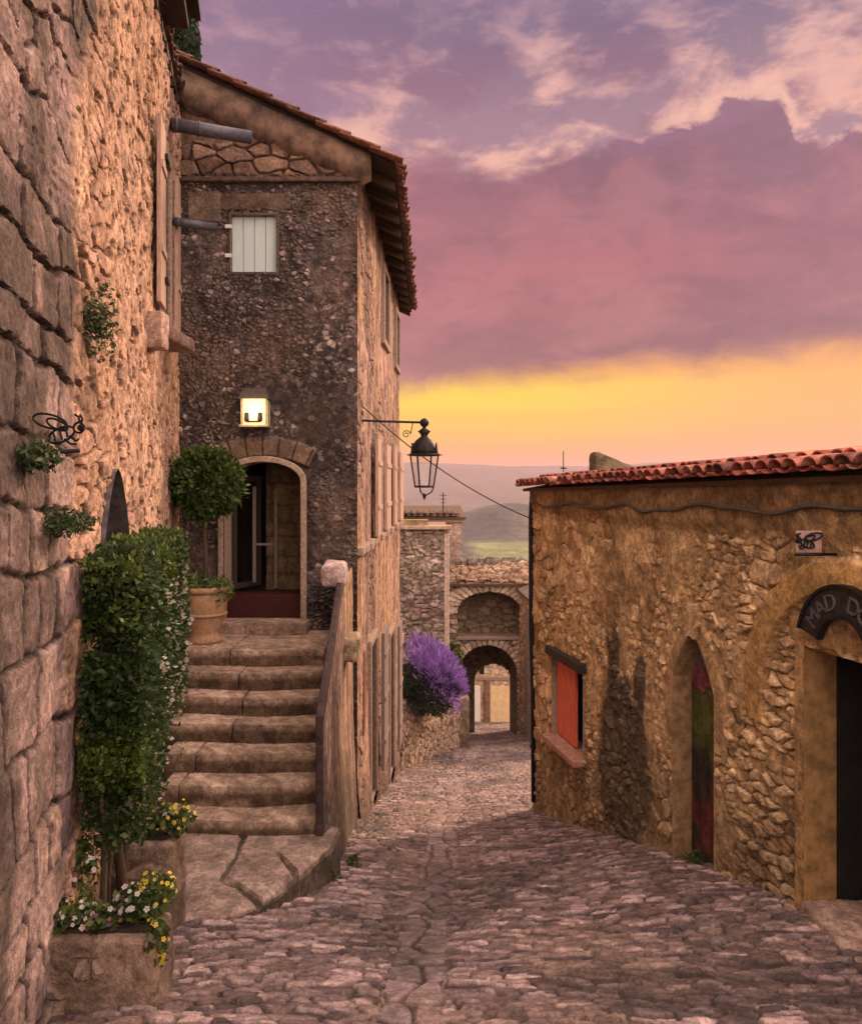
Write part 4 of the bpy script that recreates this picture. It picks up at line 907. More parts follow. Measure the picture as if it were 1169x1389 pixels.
rock_box('chimney_stub', 1.92, 2.40, 13.7, 14.1, 1.35, 1.99, M_ST, roofC, [(0.10, 0.08, 0.05), (0.20, 0.15, 0.10)], 97, 0.05, 0.03, 0.05,
         lambda P, c: (np.column_stack([P[:, 0], P[:, 1] - 5.2 + 1.0, P[:, 2] - 0.2 * sst(1.7, 1.9, P[:, 2]) * (P[:, 0] - 1.92) / 0.48]), c))
M_SHUT = pmat('red_shutter_paint', (0.66, 0.17, 0.10), 0.75, 0.25, 9, 0.3, stretch=(8, 8, 0.7), rgb2=(0.46, 0.09, 0.05))
wC = reveal('window', PC, rect(*WC), 0.05, -0.2, M_TRIM, houseC)
wm = (WC[0] + WC[1]) / 2
board_leaf('shutter', PC, WC[0] + 0.02, WC[0] + (WC[1] - WC[0]) * 0.62, WC[2] + 0.02, WC[3] - 0.02, -0.05, 0.035, 3, M_SHUT, wC)
board_leaf('shutter', PC, WC[0] + (WC[1] - WC[0]) * 0.70, WC[1] - 0.01, WC[2] + 0.02, WC[3] - 0.02, -0.12, 0.035, 2, M_SHUT, wC)
panel('backing', PC, rect(*WC), -0.2, -0.19, M_DARK, wC)
m = MB(); m.frame_box(PC(WC[0] - 0.06, WC[3] - 0.01, -0.02), dC, nC, (0, 0, 1), WC[1] - WC[0] + 0.14, 0.14, 0.11); m.build('lintel', M_DARKWOOD, wC, bevel=0.012)
m = MB(); m.frame_box(PC(WC[0] - 0.02, WC[2] - 0.07, -0.04), dC, nC, (0, 0, 1), WC[1] - WC[0] + 0.04, 0.22, 0.075); m.build('sill', pmat('pink_stone', (0.36, 0.19, 0.14), 0.9, 0.3, 20, 0.4), wC, bevel=0.012)
# pointed door with its old patchwork of paint
oD = arch(DC[0], DC[1], DCv[0] - 0.3, DCv[1], DCv[2], 16, True)
dC_ = reveal('pointed_door', PC, oD, 0.06, -0.17, pmat('tan_jamb', (0.26, 0.165, 0.085), 0.9, 0.4, 12, 0.6), houseC)
def fDoor(U, V):
    n = fbm(U * 3, V * 2, 430, 4); nb = np.abs((U / 0.11) % 1 - 0.5) * 2
    c = mixc(np.broadcast_to(np.array([0.035, 0.030, 0.020]), U.shape + (3,)), np.array([0.075, 0.055, 0.035]), sst(0.4, 0.6, n))
    V = V + 0.16 * (fbm(U * 6, V * 6, 435, 4) - 0.5); z0 = sst(-0.12, 0.02, V); c = mixc(c, np.array([0.20, 0.16, 0.20]), z0 * 0.9)
    z1 = sst(-0.22, -0.18, V) * (1 - sst(-0.06, -0.02, V)); c = mixc(c, np.array([0.26, 0.07, 0.095]), z1 * 0.85)
    z2 = sst(-0.85, -0.6, V + 0.3 * (n - .5)) * (1 - sst(-0.24, -0.2, V)); c = mixc(c, np.array([0.085, 0.088, 0.022]), z2 * 0.8)
    z3 = sst(0.52, 0.6, fbm(U * 5, V * 4, 433, 3)) * sst(-0.95, -1.05, V) * sst(-1.75, -1.5, V); c = mixc(c, np.array([0.15, 0.028, 0.022]), z3 * 0.7)
    return 0.006 * sst(0.96, 0.85, nb), c * (0.45 + 1.1 * fbm(U * 16, V * 2.5, 434, 4, 0.6))[..., None]
relief('door_leaf', M_PL, dC_, oC - nC * 0.13, dC, nC, axis(DC[0], DC[1], 0.012), axis(0, 1, 0.006), DCv[0] - 0.3, DCv[2], fDoor)
# shop doorway
dS = reveal('doorway', PC, rect(HC, HC + 0.95, HCv[0], HCv[1]), 0.05, -0.20, pmat('golden_jamb', (0.27, 0.155, 0.065), 0.9, 0.4, 8, 0.5), houseC)
panel('dark_opening', PC, rect(HC, HC + 0.95, HCv[0], HCv[1]), -1.6, -1.58, M_DARK, dS)
reveal('passage', PC, rect(HC, HC + 0.95, HCv[0], HCv[1]), -0.20, -1.6, M_DARK, dS)
rock_box('doorstep', 2.50, 3.35, 4.55, 5.50, -1.55, -1.22, M_ST, houseC, [(0.24, 0.16, 0.13), (0.36, 0.25, 0.2)], 98, 0.025, 0.02, 0.03)

# ------------------------------------------------------------------ far end of the lane
def rubble(s, w, hgt, cols, depth=0.04, mort=(0.12, 0.085, 0.065), course=False):
    def f(U, V):
        wu = U + 0.3 * w * (fbm(U / w, V / w, s, 3) - 0.5); wv = V + 0.3 * hgt * (fbm(U / w, V / w, s + 1, 3) - 0.5)
        e, r, _, _ = voro(wu / w, wv / hgt, s + 2, 0.92)
        k = sst(0.03, 0.2, e); lev = fbm(U * 0.8, V * 0.8, s + 3, 4)
        h = k * depth * (0.5 + r) + 0.03 * (fbm(U / w * 1.5, V / w * 1.5, s + 4, 3) - 0.5)
        c = pal(np.clip(r * 0.75 + (lev - 0.5) * 0.9 + 0.12, 0, 1), cols) * (0.75 + 0.5 * fbm(U * 3, V * 3, s + 6, 4))[..., None]
        return h, mixc(c, np.array(mort), (1 - k) * 0.85)
    return f
# garden wall with lavender
gw0, gw1 = np.array([-0.70, 18.25, 0]), np.array([0.92, 25.2, 0]); LG = np.linalg.norm(gw1 - gw0); dG = (gw1 - gw0) / LG; nG = np.array([dG[1], -dG[0], 0]); PG = Plane(gw0, dG, nG)
def gtop(u): return -3.62 - 0.238 * u + 0.06 * np.sin(u * 4)
gwall = thing('garden_wall', 'low rubble wall under the purple lavender bush', 'wall', (0.1, 21.7, -5.6))
relief('wall', M_ST, gwall, gw0, dG, nG, axis(0, LG, 0.03), axis(0, 1, 0.02), lambda u: -5.0 - 0.26 * u, gtop, rubble(500, 0.32, 0.16, [(0.16, 0.11, 0.075), (0.40, 0.29, 0.215), (0.27, 0.19, 0.13)], 0.05))
m = MB(); vs = []
for k in (0.02, -0.4):
    for u in np.linspace(0, LG, 13): vs += [PG(u, float(gtop(u)), k), PG(u, -5.2 - 0.26 * u, k)]
fs = []
for i in range(12):
    a, b = 2 * i, 26 + 2 * i
    fs += [(a, a + 2, b + 2, b), (b, b + 2, b + 3, b + 1)]
fs += [(24, 25, 51, 50), (0, 26, 27, 1)]
m.add(vs, fs); m.build('wall_top', M_BACK, gwall)
rock_box('end_post', 0.82, 1.18, 24.9, 25.3, -6.8, -5.0, M_ST, gwall, [(0.14, 0.10, 0.07), (0.25, 0.18, 0.13)], 505, 0.05, 0.03, 0.05)
def blob_pts(n, c, r, s, shell=0.35, lump=0.25, freq=2.5):
    rg = np.random.default_rng(s); d = rg.normal(size=(n, 3)); d /= np.linalg.norm(d, axis=1, keepdims=True)
    q = 1 - shell * rg.random(n) ** 1.8; l = 1 + lump * 2 * (fbm(d[:, 0] * freq + 5 + d[:, 2] * 1.3, d[:, 1] * freq + 3 + d[:, 2] * freq, s, 3) - 0.5)
    return np.array(c) + d * np.array(r) * (q * l)[:, None], d
def leafcols(n, cols, s):
    rg = np.random.default_rng(s); return pal(rg.random(n), cols) * rg.uniform(0.7, 1.25, (n, 1))
lav = thing('lavender_bush', 'big purple lavender bush spilling over the low rubble wall', 'bush', (0.0, 20.4, -4.1))
P, d = blob_pts(9000, (-0.06, 20.4, -3.42), (0.70, 1.6, 0.62), 510, 0.6, 0.3)
leaves('foliage', P, 0.16, leafcols(len(P), [(0.018, 0.03, 0.016), (0.04, 0.055, 0.03), (0.03, 0.035, 0.022)], 511), lav, 0.3, 512, 0.16, dirs=d)
rg = np.random.default_rng(513); P, d = blob_pts(15000, (0.06, 20.4, -3.20), (0.74, 1.65, 0.74), 514, 0.42, 0.42, 3.5)
k = (d[:, 2] + d[:, 0] * 0.55 + 0.25 * rg.normal(size=len(d))) > 0.24; P = P[k]; d = d[k]
P[:, 2] -= 0.45 * (P[:, 0] + 0.15)
leaves('flower_spikes', P + d * 0.05, 0.17, leafcols(len(P), [(0.12, 0.05, 0.30), (0.28, 0.13, 0.52), (0.20, 0.10, 0.38), (0.40, 0.24, 0.60), (0.07, 0.07, 0.06)], 515), lav, 0.5, 516, 0.15, dirs=d * 1.2)
vine = thing('creeper', 'yellow green creeper beside the lower arch', 'plant', (0.75, 29.6, -7.6))
P, d = blob_pts(700, (0.78, 29.55, -4.75), (0.36, 0.2, 0.62), 520, 0.6, 0.4)
leaves('foliage', P, 0.15, leafcols(len(P), [(0.10, 0.13, 0.02), (0.24, 0.26, 0.04), (0.06, 0.09, 0.02)], 521), vine, 0.0, 522, 0.7)
m = MB(); m.tube([(0.72, 29.75, -7.7), (0.70, 29.78, -6.5), (0.78, 29.72, -5.2), (0.82, 29.7, -4.7)], 0.03, 6); m.build('stem', M_BARK, vine)

# gatehouse with a blind arch over an open arch
YG = 30.0; GA = (0.98, 3.18); GAV = (-9.5, -5.52, -4.40); GN = (0.98, 3.32); GNV = (-4.10, -3.15, -2.42)
PGt = Plane((0, YG, 0), (1, 0, 0), (0, -1, 0))
gf = rubble(530, 0.34, 0.19, [(0.15, 0.11, 0.08), (0.31, 0.225, 0.165), (0.46, 0.35, 0.27), (0.24, 0.17, 0.125)], 0.06)
def fG(U, V):
    h, c = gf(U, V)
    for (a, b), (v0, vs, vt), w_ in ((GA, GAV, 0.30), (GN, GNV, 0.42)):
        cu = (a + b) / 2; rx = (b - a) / 2; rz = vt - vs
        q = np.hypot((U - cu) / rx, (V - vs) / rz) if True else 0
        ang = np.arctan2((U - cu) / rx, (V - vs) / rz); dd = (q - 1) * rz
        on = sst(-0.05, 0.0, dd) * sst(w_, w_ - 0.04, dd) * (V > vs - 0.1)
        k = np.abs((ang / 0.17) % 1 - 0.5) * 2
        h = h * (1 - on) + on * 0.07 * sst(1.0, 0.75, k)
        c = mixc(c, pal(h2(np.floor(ang / 0.17), 0 * U, 77), [(0.36, 0.275, 0.21), (0.58, 0.46, 0.37), (0.44, 0.34, 0.25)]) * (0.35 + 0.65 * sst(1.0, 0.8, k))[..., None], on)
    return h, c
gate = thing('gatehouse', 'stone gatehouse with an open arch under a blind arched recess', 'gatehouse', (2.1, 31, -8))
relief('wall', M_ST, gate, (0, YG, 0), (1, 0, 0), (0, -1, 0), axis(0.2, 4.6, 0.035, (*GA, GN[0], GN[1])), axis(0, 1, 0.0055), -9.0, -2.02, fG,
       lambda u, v: in_arch(u, v, *GA, *GAV) | in_arch(u, v, *GN, *GNV))
reveal('arch_soffit', PGt, arch(*GA, *GAV, 20), 0.06, -2.6, pmat('arch_stone', (0.20, 0.145, 0.105), 0.95, 0.45, 5, 0.7), gate)
reveal('recess_soffit', PGt, arch(*GN, *GNV, 20), 0.06, -0.9, pmat('recess_stone', (0.22, 0.16, 0.11), 0.95, 0.4, 5, 0.6), gate)
relief('recess_wall', M_ST, gate, (0, YG + 0.85, 0), (1, 0, 0), (0, -1, 0), axis(0.9, 3.4, 0.04), axis(0, 1, 0.02), -4.2, -2.3, rubble(540, 0.45, 0.26, [(0.11, 0.08, 0.055), (0.20, 0.145, 0.10), (0.27, 0.2, 0.14)], 0.05))
rear = arch(1.75, 3.22, -10.5, -6.35, -5.70, 18)
relief('rear_wall', M_ST, gate, (0, YG + 2.6, 0), (1, 0, 0), (0, -1, 0), axis(0.2, 4.6, 0.05, (1.75, 3.22)), axis(0, 1, 0.008), -9.8, -2.0, rubble(545, 0.4, 0.24, [(0.16, 0.11, 0.08), (0.28, 0.2, 0.15)], 0.05), lambda u, v: in_arch(u, v, 1.75, 3.22, -12, -6.35, -5.70))
reveal('rear_soffit', Plane((0, YG + 2.6, 0), (1, 0, 0), (0, -1, 0)), rear, 0.05, -0.6, M_TRIM, gate)
m = MB(); m.box(0.9, 3.4, YG - 0.12, YG + 0.05, -4.20, -4.08); m.build('recess_sill', M_TRIM, gate, bevel=0.02)
m = MB(); m.add([(0.2, YG, -9.5), (0.2, YG + 2.6, -9.5), (0.2, YG + 2.6, -2.0), (0.2, YG, -2.0)], [(0, 1, 2, 3)]); m.build('end_wall', M_BACK, gate); m = MB(); m.add([(4.6, YG, -9.5), (4.6, YG + 2.6, -9.5), (4.6, YG + 2.6, -2.0), (4.6, YG, -2.0)], [(3, 2, 1, 0)]); m.build('end_wall', M_BACK, gate)
TG = [(0.26, 0.12, 0.07), (0.36, 0.19, 0.11), (0.20, 0.11, 0.08), (0.42, 0.25, 0.15)]
m = MB(); roof_slab(m, [(0.1, YG - 0.25, -2.12), (4.7, YG - 0.25, -2.12), (4.7, YG + 2.7, -1.72), (0.1, YG + 2.7, -1.72)], 0.08); roofG = m.build('roof', M_BROWNWOOD, gate)
sl = np.array([0, 2.95, 0.40]); sl /= np.linalg.norm(sl)
gr_ = rubble(590, 0.34, 0.20, [(0.14, 0.095, 0.07), (0.36, 0.225, 0.145), (0.22, 0.145, 0.10), (0.44, 0.33, 0.25)], 0.12, (0.07, 0.048, 0.036))
relief('broken_top', M_ST, roofG, (0, YG - 0.30, -2.10), (1, 0, 0), (0, -0.13, 0.99), axis(0.1, 4.75, 0.035), axis(0, 1, 0.012), 0.0, lambda u: 2.9 + 0.0 * u,
       lambda U, V: (lambda hc_: (hc_[0] + 0.55 * (fbm(U * 1.5, V * 1.4, 592, 5, 0.6) - 0.42) * sst(0.0, 0.5, V), hc_[1]))(gr_(U, V)), dv=tuple(sl))
m = MB(); m.box(0.15, 4.7, YG - 0.24, YG + 0.02, -2.13, -2.03); m.build('coping', M_TRIM, roofG, bevel=0.02)
m = MB()
for k in range(15):
    x = 0.40 + 0.23 * k + random.uniform(-.06, .06); s_ = random.uniform(0.13, 0.24); zz = -1.62
    m.lathe((x, YG + 2.35 + random.uniform(-.1, .1), zz + random.uniform(-.05, .1)), [(s_ * 0.75, -0.3), (s_, 0.0), (s_ * 0.8, 0.15 * random.uniform(.4, 1.4)), (s_ * 0.2, 0.2)], 6, 0.2)
bl = m.build('ridge_rubble', pmat('grey_rubble', (0.16, 0.13, 0.11), 0.95, 0.5, 6, 0.6), roofG)
# pier and side wall to the right of the gate
pier = thing('side_wall', 'narrow brown wall between the gatehouse and the golden cottage', 'wall', (3.3, 26, -7))
dQ = np.array([0.10, -0.995, 0]); nQ = np.array([-0.995, -0.10, 0])
relief('wall', M_ST, pier, (3.28, 29.8, 0), dQ, nQ, axis(0, 6.2, 0.05), axis(0, 1, 0.012), lambda u: -8.9 + 0.24 * u, lambda u: -2.35 - 0.06 * u, rubble(550, 0.36, 0.22, [(0.30, 0.19, 0.12), (0.50, 0.33, 0.21), (0.40, 0.255, 0.165)], 0.05))
m = MB(); m.box(3.33, 5.2, 23.6, 29.8, -9, -2.7); m.build('core', M_BACK, pier)
m = MB(); roof_slab(m, [(3.15, 29.8, -2.28), (3.78, 23.6, -2.62), (5.4, 23.6, -1.9), (5.0, 29.8, -1.6)], 0.1); m.build('roof', pmat('rough_slab_roof', (0.12, 0.085, 0.07), 0.95, 0.5, 4, 0.8), pier)
# tall wall left of the gate, and the house with a tiled roof behind it
YT = 27.2; tow = thing('tower_house', 'grey rubble house wall behind the lavender, with a pale corner strip', 'house', (-0.5, 28, -6))
relief('wall', M_ST, tow, (0, YT, 0), (1, 0, 0), (0, -1, 0), axis(-4.5, 0.56, 0.04), axis(0, 1, 0.006), -7.3, 0.06, rubble(560, 0.30, 0.13, [(0.10, 0.07, 0.065), (0.22, 0.155, 0.14), (0.33, 0.245, 0.215), (0.17, 0.145, 0.085), (0.50, 0.39, 0.35)], 0.05))
m = MB(); m.add([(-4.5, YT + 0.1, -7.3), (0.56, YT + 0.1, -7.3), (0.56, YT + 5, -7.3), (-4.5, YT + 5, -7.3), (-4.5, YT + 0.1, 0.05), (0.56, YT + 0.1, 0.05), (0.56, YT + 5, 0.05), (-4.5, YT + 5, 0.05)],
      [(1, 2, 6, 5), (2, 3, 7, 6), (3, 0, 4, 7), (4, 5, 6, 7)]); m.build('side_wall', pmat('dull_brown_render', (0.22, 0.13, 0.10), 0.95, 0.4, 4, 0.5), tow)  # one even brown render on the sides, rear and top
m = MB(); m.box(0.44, 0.62, YT - 0.08, YT + 0.12, -6.6, -0.12); m.build('corner_strip', pmat('pale_quoin', (0.42, 0.32, 0.27), 0.95, 0.3, 8, 0.5), tow, bevel=0.02)
m = MB(); m.box(-4.6, 0.70, YT - 0.16, YT + 0.3, 0.04, 0.17); m.build('cornice', pmat('pale_cornice', (0.36, 0.25, 0.19), 0.95, 0.3, 6, 0.5), tow, bevel=0.03)
m = MB(); m.box(-4.6, -0.1, YT - 0.05, YT + 0.4, 0.17, 0.36); m.build('parapet_band', pmat('ochre_band', (0.28, 0.20, 0.11), 0.95, 0.4, 5, 0.5), tow)
YH = 33.0; hb = thing('far_house', 'far plastered house with flat eave, beyond the grey rubble wall', 'house', (-1, 35, -8))
relief('wall', M_PL, hb, (0, YH, 0), (1, 0, 0), (0, -1, 0), axis(-6, 1.25, 0.06), axis(0, 1, 0.01), -9, 0.15, rubble(570, 0.4, 0.25, [(0.28, 0.19, 0.15), (0.38, 0.28, 0.23), (0.33, 0.22, 0.18)], 0.025, (0.26, 0.19, 0.155)))
m = MB(); m.add([(1.25, YH, -9), (1.25, YH + 6, -9), (1.25, YH + 6, 0.15), (1.25, YH, 0.15)], [(0, 1, 2, 3)]); m.add([(-6, YH, -9), (-6, YH + 6, -9), (-6, YH + 6, 0.15), (-6, YH, 0.15)], [(3, 2, 1, 0)]); m.add([(-6, YH + 6, -9), (1.25, YH + 6, -9), (1.25, YH + 6, 0.15), (-6, YH + 6, 0.15)], [(3, 2, 1, 0)]); m.build('side_wall', M_BACK, hb)
m = MB(); roof_slab(m, [(-6.2, YH - 0.25, 0.22), (1.42, YH - 0.25, 0.22), (1.42, YH + 6.2, 0.5), (-6.2, YH + 6.2, 0.5)], 0.09); rf = m.build('roof', M_BROWNWOOD, hb)
sl = np.array([0, 6.4, 0.28]); sl /= np.linalg.norm(sl)
tiles('tile_covering', M_TILE, rf, (-6.1, YH - 0.3, 0.27), (1, 0, 0), sl, 7.5, 2.0, [(0.20, 0.12, 0.10), (0.32, 0.22, 0.18), (0.14, 0.10, 0.09)], 33, 0.26, 0.5, 0.11)
m = MB(); m.box(-6.1, 1.35, YH - 0.14, YH - 0.01, 0.0, 0.14); m.build('cornice', M_TRIM, hb, bevel=0.02)
m = MB(); m.box(0.30, 0.62, YH - 0.03, YH + 0.02, -2.0, -0.75); m.build('window', M_DARK, hb)
ant = thing('aerial', 'thin aerial mast on the far roof, below the hanging lantern', 'aerial', at(601, 703, 33.5))
m = MB(); m.tube([at(601, 706, 33.5), at(601, 668, 33.5)], 0.022, 6); m.build('mast', M_IRON, ant)
for k, v in enumerate((672, 677, 682)):
    m = MB(); m.tube([at(601 - 5 + k, v, 33.5), at(601 + 5 - k, v, 33.5)], 0.012, 5); m.build('crossbar', M_IRON, ant)
# sunlit house seen through the open arch
YK = 42.5; hk = thing('far_cottage', 'pale cottage seen through the open arch, with a cream door and a white door', 'house', (2.9, 43, -11))
def kz(x): return -7.35 - 0.45 * np.abs(x - 2.75)
relief('wall', M_PL, hk, (0, YK, 0), (1, 0, 0), (0, -1, 0), axis(0.6, 5.2, 0.05), axis(0, 1, 0.012), -11.6, kz, rubble(580, 0.5, 0.3, [(0.45, 0.33, 0.24), (0.62, 0.47, 0.34), (0.52, 0.38, 0.27)], 0.03, (0.40, 0.29, 0.21)))
m = MB(); m.box(0.7, 5.1, YK + 0.05, YK + 4, -11.8, -8.45); m.build('core', M_BACK, hk)
for sg in (-1, 1):
    m = MB(); x1 = 2.75 + sg * 2.7; roof_slab(m, [(2.75, YK - 0.3, -7.22), (x1, YK - 0.3, -8.43), (x1, YK + 4.2, -8.43), (2.75, YK + 4.2, -7.22)], 0.1); m.build('roof', pmat('pale_roof', (0.40, 0.25, 0.17), 0.9, 0.3, 6, 0.5), hk)
PK = Plane((0, YK, 0), (1, 0, 0), (0, -1, 0))
panel('door', PK, rect(2.02, 2.58, -10.9, -9.0), 0.02, 0.08, pmat('white_paint', (0.82, 0.78, 0.72), 0.7, 0.06), hk)
panel('door', PK, rect(3.10, 4.10, -11.4, -9.05), 0.02, 0.08, pmat('cream_paint', (0.72, 0.53, 0.30), 0.7, 0.12, 4), hk)
m = MB(); m.box(2.82, 3.04, YK - 0.25, YK + 0.02, -11.5, -8.7); m.build('pillar', pmat('brown_pillar', (0.22, 0.13, 0.09), 0.9, 0.4, 6, 0.5), hk)
m = MB(); m.box(0.6, 5.2, YK - 0.12, YK + 0.02, -8.72, -8.58); m.build('string_course', M_TRIM, hk)
panel('window', PK, rect(2.55, 2.78, -8.42, -8.02), 0.03, 0.05, M_DARK, hk)

# ------------------------------------------------------------------ cypress behind the houses
cy = thing('cypress_tree', 'dark slender cypress rising behind the gabled house roof', 'tree', (-6.75, 22, -1.0))
n = 26000; rg = np.random.default_rng(600); t = rg.random(n) ** 0.8; z = 1.2 + 15.6 * t; rr = 0.80 * (1 - ((z - 1.0) / 16.2) ** 3.0) ** 0.7 * sst(0.0, 1.4, z - 0.2)
an = rg.random(n) * 2 * math.pi; q = (1 - 0.4 * rg.random(n) ** 1.5) * (1 + 0.35 * (fbm(an * 1.6, z * 1.4, 601, 3) - 0.5))
P = np.column_stack([-6.75 + np.cos(an) * rr * q, 22 + np.sin(an) * rr * q, z - 1.0])
leaves('crown', P, 0.22, leafcols(n, [(0.012, 0.028, 0.014), (0.025, 0.05, 0.022), (0.018, 0.035, 0.02)], 602), cy, 1.2, 603, 0.4)
m = MB(); m.tube([(-6.75, 22, -2.5), (-6.75, 22, 4), (-6.75, 22, 12)], [0.2, 0.15, 0.04], 8); m.build('trunk', M_BARK, cy)

# ------------------------------------------------------------------ hedge, planters and flowers on the left
hedge = thing('clipped_hedge', 'tall clipped dark green hedge against the peach wall, white jasmine on its stair side', 'hedge', PA(1.8, -1.2, 0.2))
def hedge_shape(n, s, shell):
    rg = np.random.default_rng(s); u = rg.random(n); w = rg.random(n); kind = rg.random(n)
    S0, S1, Z0, Z1 = 0.58, 3.60, -0.52, 1.15
    s_ = S0 + (S1 - S0) * u; k = 0.02 + (0.34) * w; z = Z0 + (Z1 - Z0) * rg.random(n)
    dpt = shell * rg.random(n) ** 1.6
    face = np.where(kind < 0.34, 0, np.where(kind < 0.82, 1, np.where(kind < 0.95, 2, 3)))
    s_ = np.where(face == 0, S0 + dpt, np.where(face == 3, S1 - dpt, s_)); k = np.where(face == 1, 0.36 - dpt * 0.8, k); z = np.where(face == 2, Z1 - dpt, z)
    lump = 0.30 * (fbm(s_ * 2.6 + k * 2, z * 2.6, 610, 4, 0.6) - 0.5)
    k = k - (face == 1) * 0.14 * sst(0.5, -0.5, z) * sst(1.0, 2.2, s_)
    rnd_ = 0.16
    k = k + (face == 1) * lump; s_ = s_ - (face == 0) * lump; z = z + (face == 2) * lump
    # rounded upper edges and a ragged hem that hangs lower along the steps
    over = np.clip(z - (Z1 - rnd_), 0, None) / rnd_
    k = k - np.where(face == 1, (1 - np.sqrt(np.clip(1 - over ** 2, 0, 1))) * rnd_, 0); s_ = s_ + np.where(face == 0, (1 - np.sqrt(np.clip(1 - over ** 2, 0, 1))) * rnd_, 0)
    hem = 0.35 * (fbm(s_ * 3, k * 3, 612, 3) - 0.5) - 0.30 * sst(1.2, 2.6, s_)
    z = np.where(z < 0, z * (0.5 - hem) / 0.5, z)
    s_ = s_ + 0.16 * sst(0.2, 1.0, z) * (face == 0)
    P = oA + s_[:, None] * dA + (0.05 + np.clip(k, 0.02, 1))[:, None] * nA; P[:, 2] = z
    nr = np.where((face == 0)[:, None], -dA, np.where((face == 1)[:, None], nA, np.where((face == 2)[:, None], np.array([0, 0, 1.0]), dA)))
    return P, nr, s_, k, z
P, nr, s_, k, z = hedge_shape(60000, 611, 0.26)
hole = (fbm(s_ * 9 + k * 9, z * 9, 613, 3) > 0.30) & (np.random.default_rng(9).random(len(z)) < 0.12 + 0.88 * sst(-0.55, 0.10, z + 0.5 * (fbm(s_ * 5, k * 8, 609, 3) - 0.5)))
P = P[hole]; nr = nr[hole]; s_ = s_[hole]
hc = leafcols(len(P), [(0.022, 0.045, 0.014), (0.045, 0.085, 0.022), (0.03, 0.06, 0.018), (0.085, 0.13, 0.035)], 614)
yl = sst(0.52, 0.66, fbm(s_ * 2, P[:, 2] * 2, 615, 3) + 0.10 * sst(0.6, 1.2, P[:, 2])); hc = mixc(hc, hc * np.array([2.1, 1.8, 1.0]), yl * 0.8)
leaves('foliage', P, 0.036, hc * 0.8, hedge, 0.1, 616, 0.6, dirs=nr * 0.7)
P, nr, s_, k, z = hedge_shape(5200, 617, 0.03)
w = (nr @ nA > 0.5) & (s_ > 1.0) & (z < 0.95) & (fbm(s_ * 5, z * 5, 618, 3) + 0.05 * sst(1, 2, s_) > 0.56) & (np.arange(len(z)) % 2 == 0)
P = P[w] + nA * 0.03
leaves('jasmine_blossom', P, 0.028, leafcols(len(P), [(0.30, 0.27, 0.22), (0.52, 0.48, 0.42)], 619), hedge, 0.2, 620, 0.9, dirs=nr[w] * 1.5)
for i in range(14):
    m = MB(); s0 = 0.68 + 0.17 * i; k0 = 0.08 + 0.22 * random.random(); pts = [PA(s0 + random.uniform(-.03, .03), -1.0 - 0.03 * i, k0)]
    for q in range(1, 6): pts.append(PA(s0 + random.uniform(-.05, .05), -1.0 + q * 0.22, k0 + random.uniform(-.04, .04)))
    m.tube(pts, [0.022, 0.02, 0.02, 0.017, 0.014, 0.012], 6); m.build('stem', M_BARK, hedge, True)
PLC = [(0.115, 0.078, 0.058), (0.20, 0.14, 0.105), (0.27, 0.19, 0.15)]
def trough(name, label, x0, x1, y0, y1, z0, z1, s):
    t = thing(name, label, 'planter', ((x0 + x1) / 2, (y0 + y1) / 2, z0))
    def marks(P, c):
        e, r, _, _ = voro(P[:, 0] / 0.22 + 0.2 * fbm(P[:, 0] * 5, P[:, 2] * 5, s, 2), (P[:, 2] + P[:, 1] * 0.3) / 0.11, s + 1, 0.95)
        k = sst(0.05, 0.25, e) * (fbm(P[:, 0] * 3, P[:, 2] * 4, s + 2, 3) > 0.45)
        top = sst(z1 - 0.10, z1 - 0.06, P[:, 2])
        P = P.copy(); P[:, 1] -= 0.022 * k * r * (1 - top) * (P[:, 1] < (y0 + y1) / 2); c = mixc(c, pal(r, [(0.16, 0.11, 0.085), (0.34, 0.26, 0.21)]), k * (r > 0.45) * (1 - top) * 0.7)
        return P, c
    rock_box('stone_trough', x0, x1, y0, y1, z0, z1, M_ST, t, PLC, s, 0.016, 0.018, 0.035, marks)
    m = MB(); m.box(x0 + 0.05, x1 - 0.05, y0 + 0.06, y1 - 0.04, z1 - 0.05, z1 + 0.012); m.build('soil', M_SOIL, t)
    return t
trough('planter', 'nearest low stone trough planter at the wall foot, dug into the cobbles', -1.98, -1.375, 4.06, 4.36, -1.22, -0.69, 630)
trough('planter', 'taller stone planter box beside the landing flagstones', -2.22, -1.70, 5.32, 5.66, -1.62, -0.77, 640)
def flower_mesh(name, P, nrm, size, cols, parent, s):
    """little five-petalled blossoms"""
    rg = np.random.default_rng(s); V = []; Q = []; Cc = []; k = 0
    for p, nn in zip(P, nrm):
        nn = nn / np.linalg.norm(nn); t = np.cross(nn, rg.normal(size=3)); t /= np.linalg.norm(t); b = np.cross(nn, t); c = pal(np.array([rg.random()]), cols)[0]; sz = size * rg.uniform(0.7, 1.3)
        for i in range(5):
            a = 2 * math.pi * i / 5; d1 = t * math.cos(a) + b * math.sin(a); d0 = t * math.cos(a - 0.55) + b * math.sin(a - 0.55); d2_ = t * math.cos(a + 0.55) + b * math.sin(a + 0.55)
            V += [p, p + d0 * sz * 0.42 + nn * sz * .12, p + d1 * sz * 0.55 + nn * sz * 0.08, p + d2_ * sz * 0.42 + nn * sz * .12]; Q.append((k, k + 1, k + 2, k + 3)); k += 4
            Cc += [c * 0.7, c, c, c]
    return npmesh(name, np.array(V), np.array(Q), M_LEAF, parent, np.array(Cc))
YEL = [(0.55, 0.38, 0.03), (0.72, 0.55, 0.07), (0.62, 0.45, 0.05)]; WHI = [(0.52, 0.50, 0.54), (0.64, 0.62, 0.58), (0.42, 0.38, 0.54)]; PUR = [(0.16, 0.05, 0.10), (0.30, 0.10, 0.08), (0.10, 0.05, 0.12)]
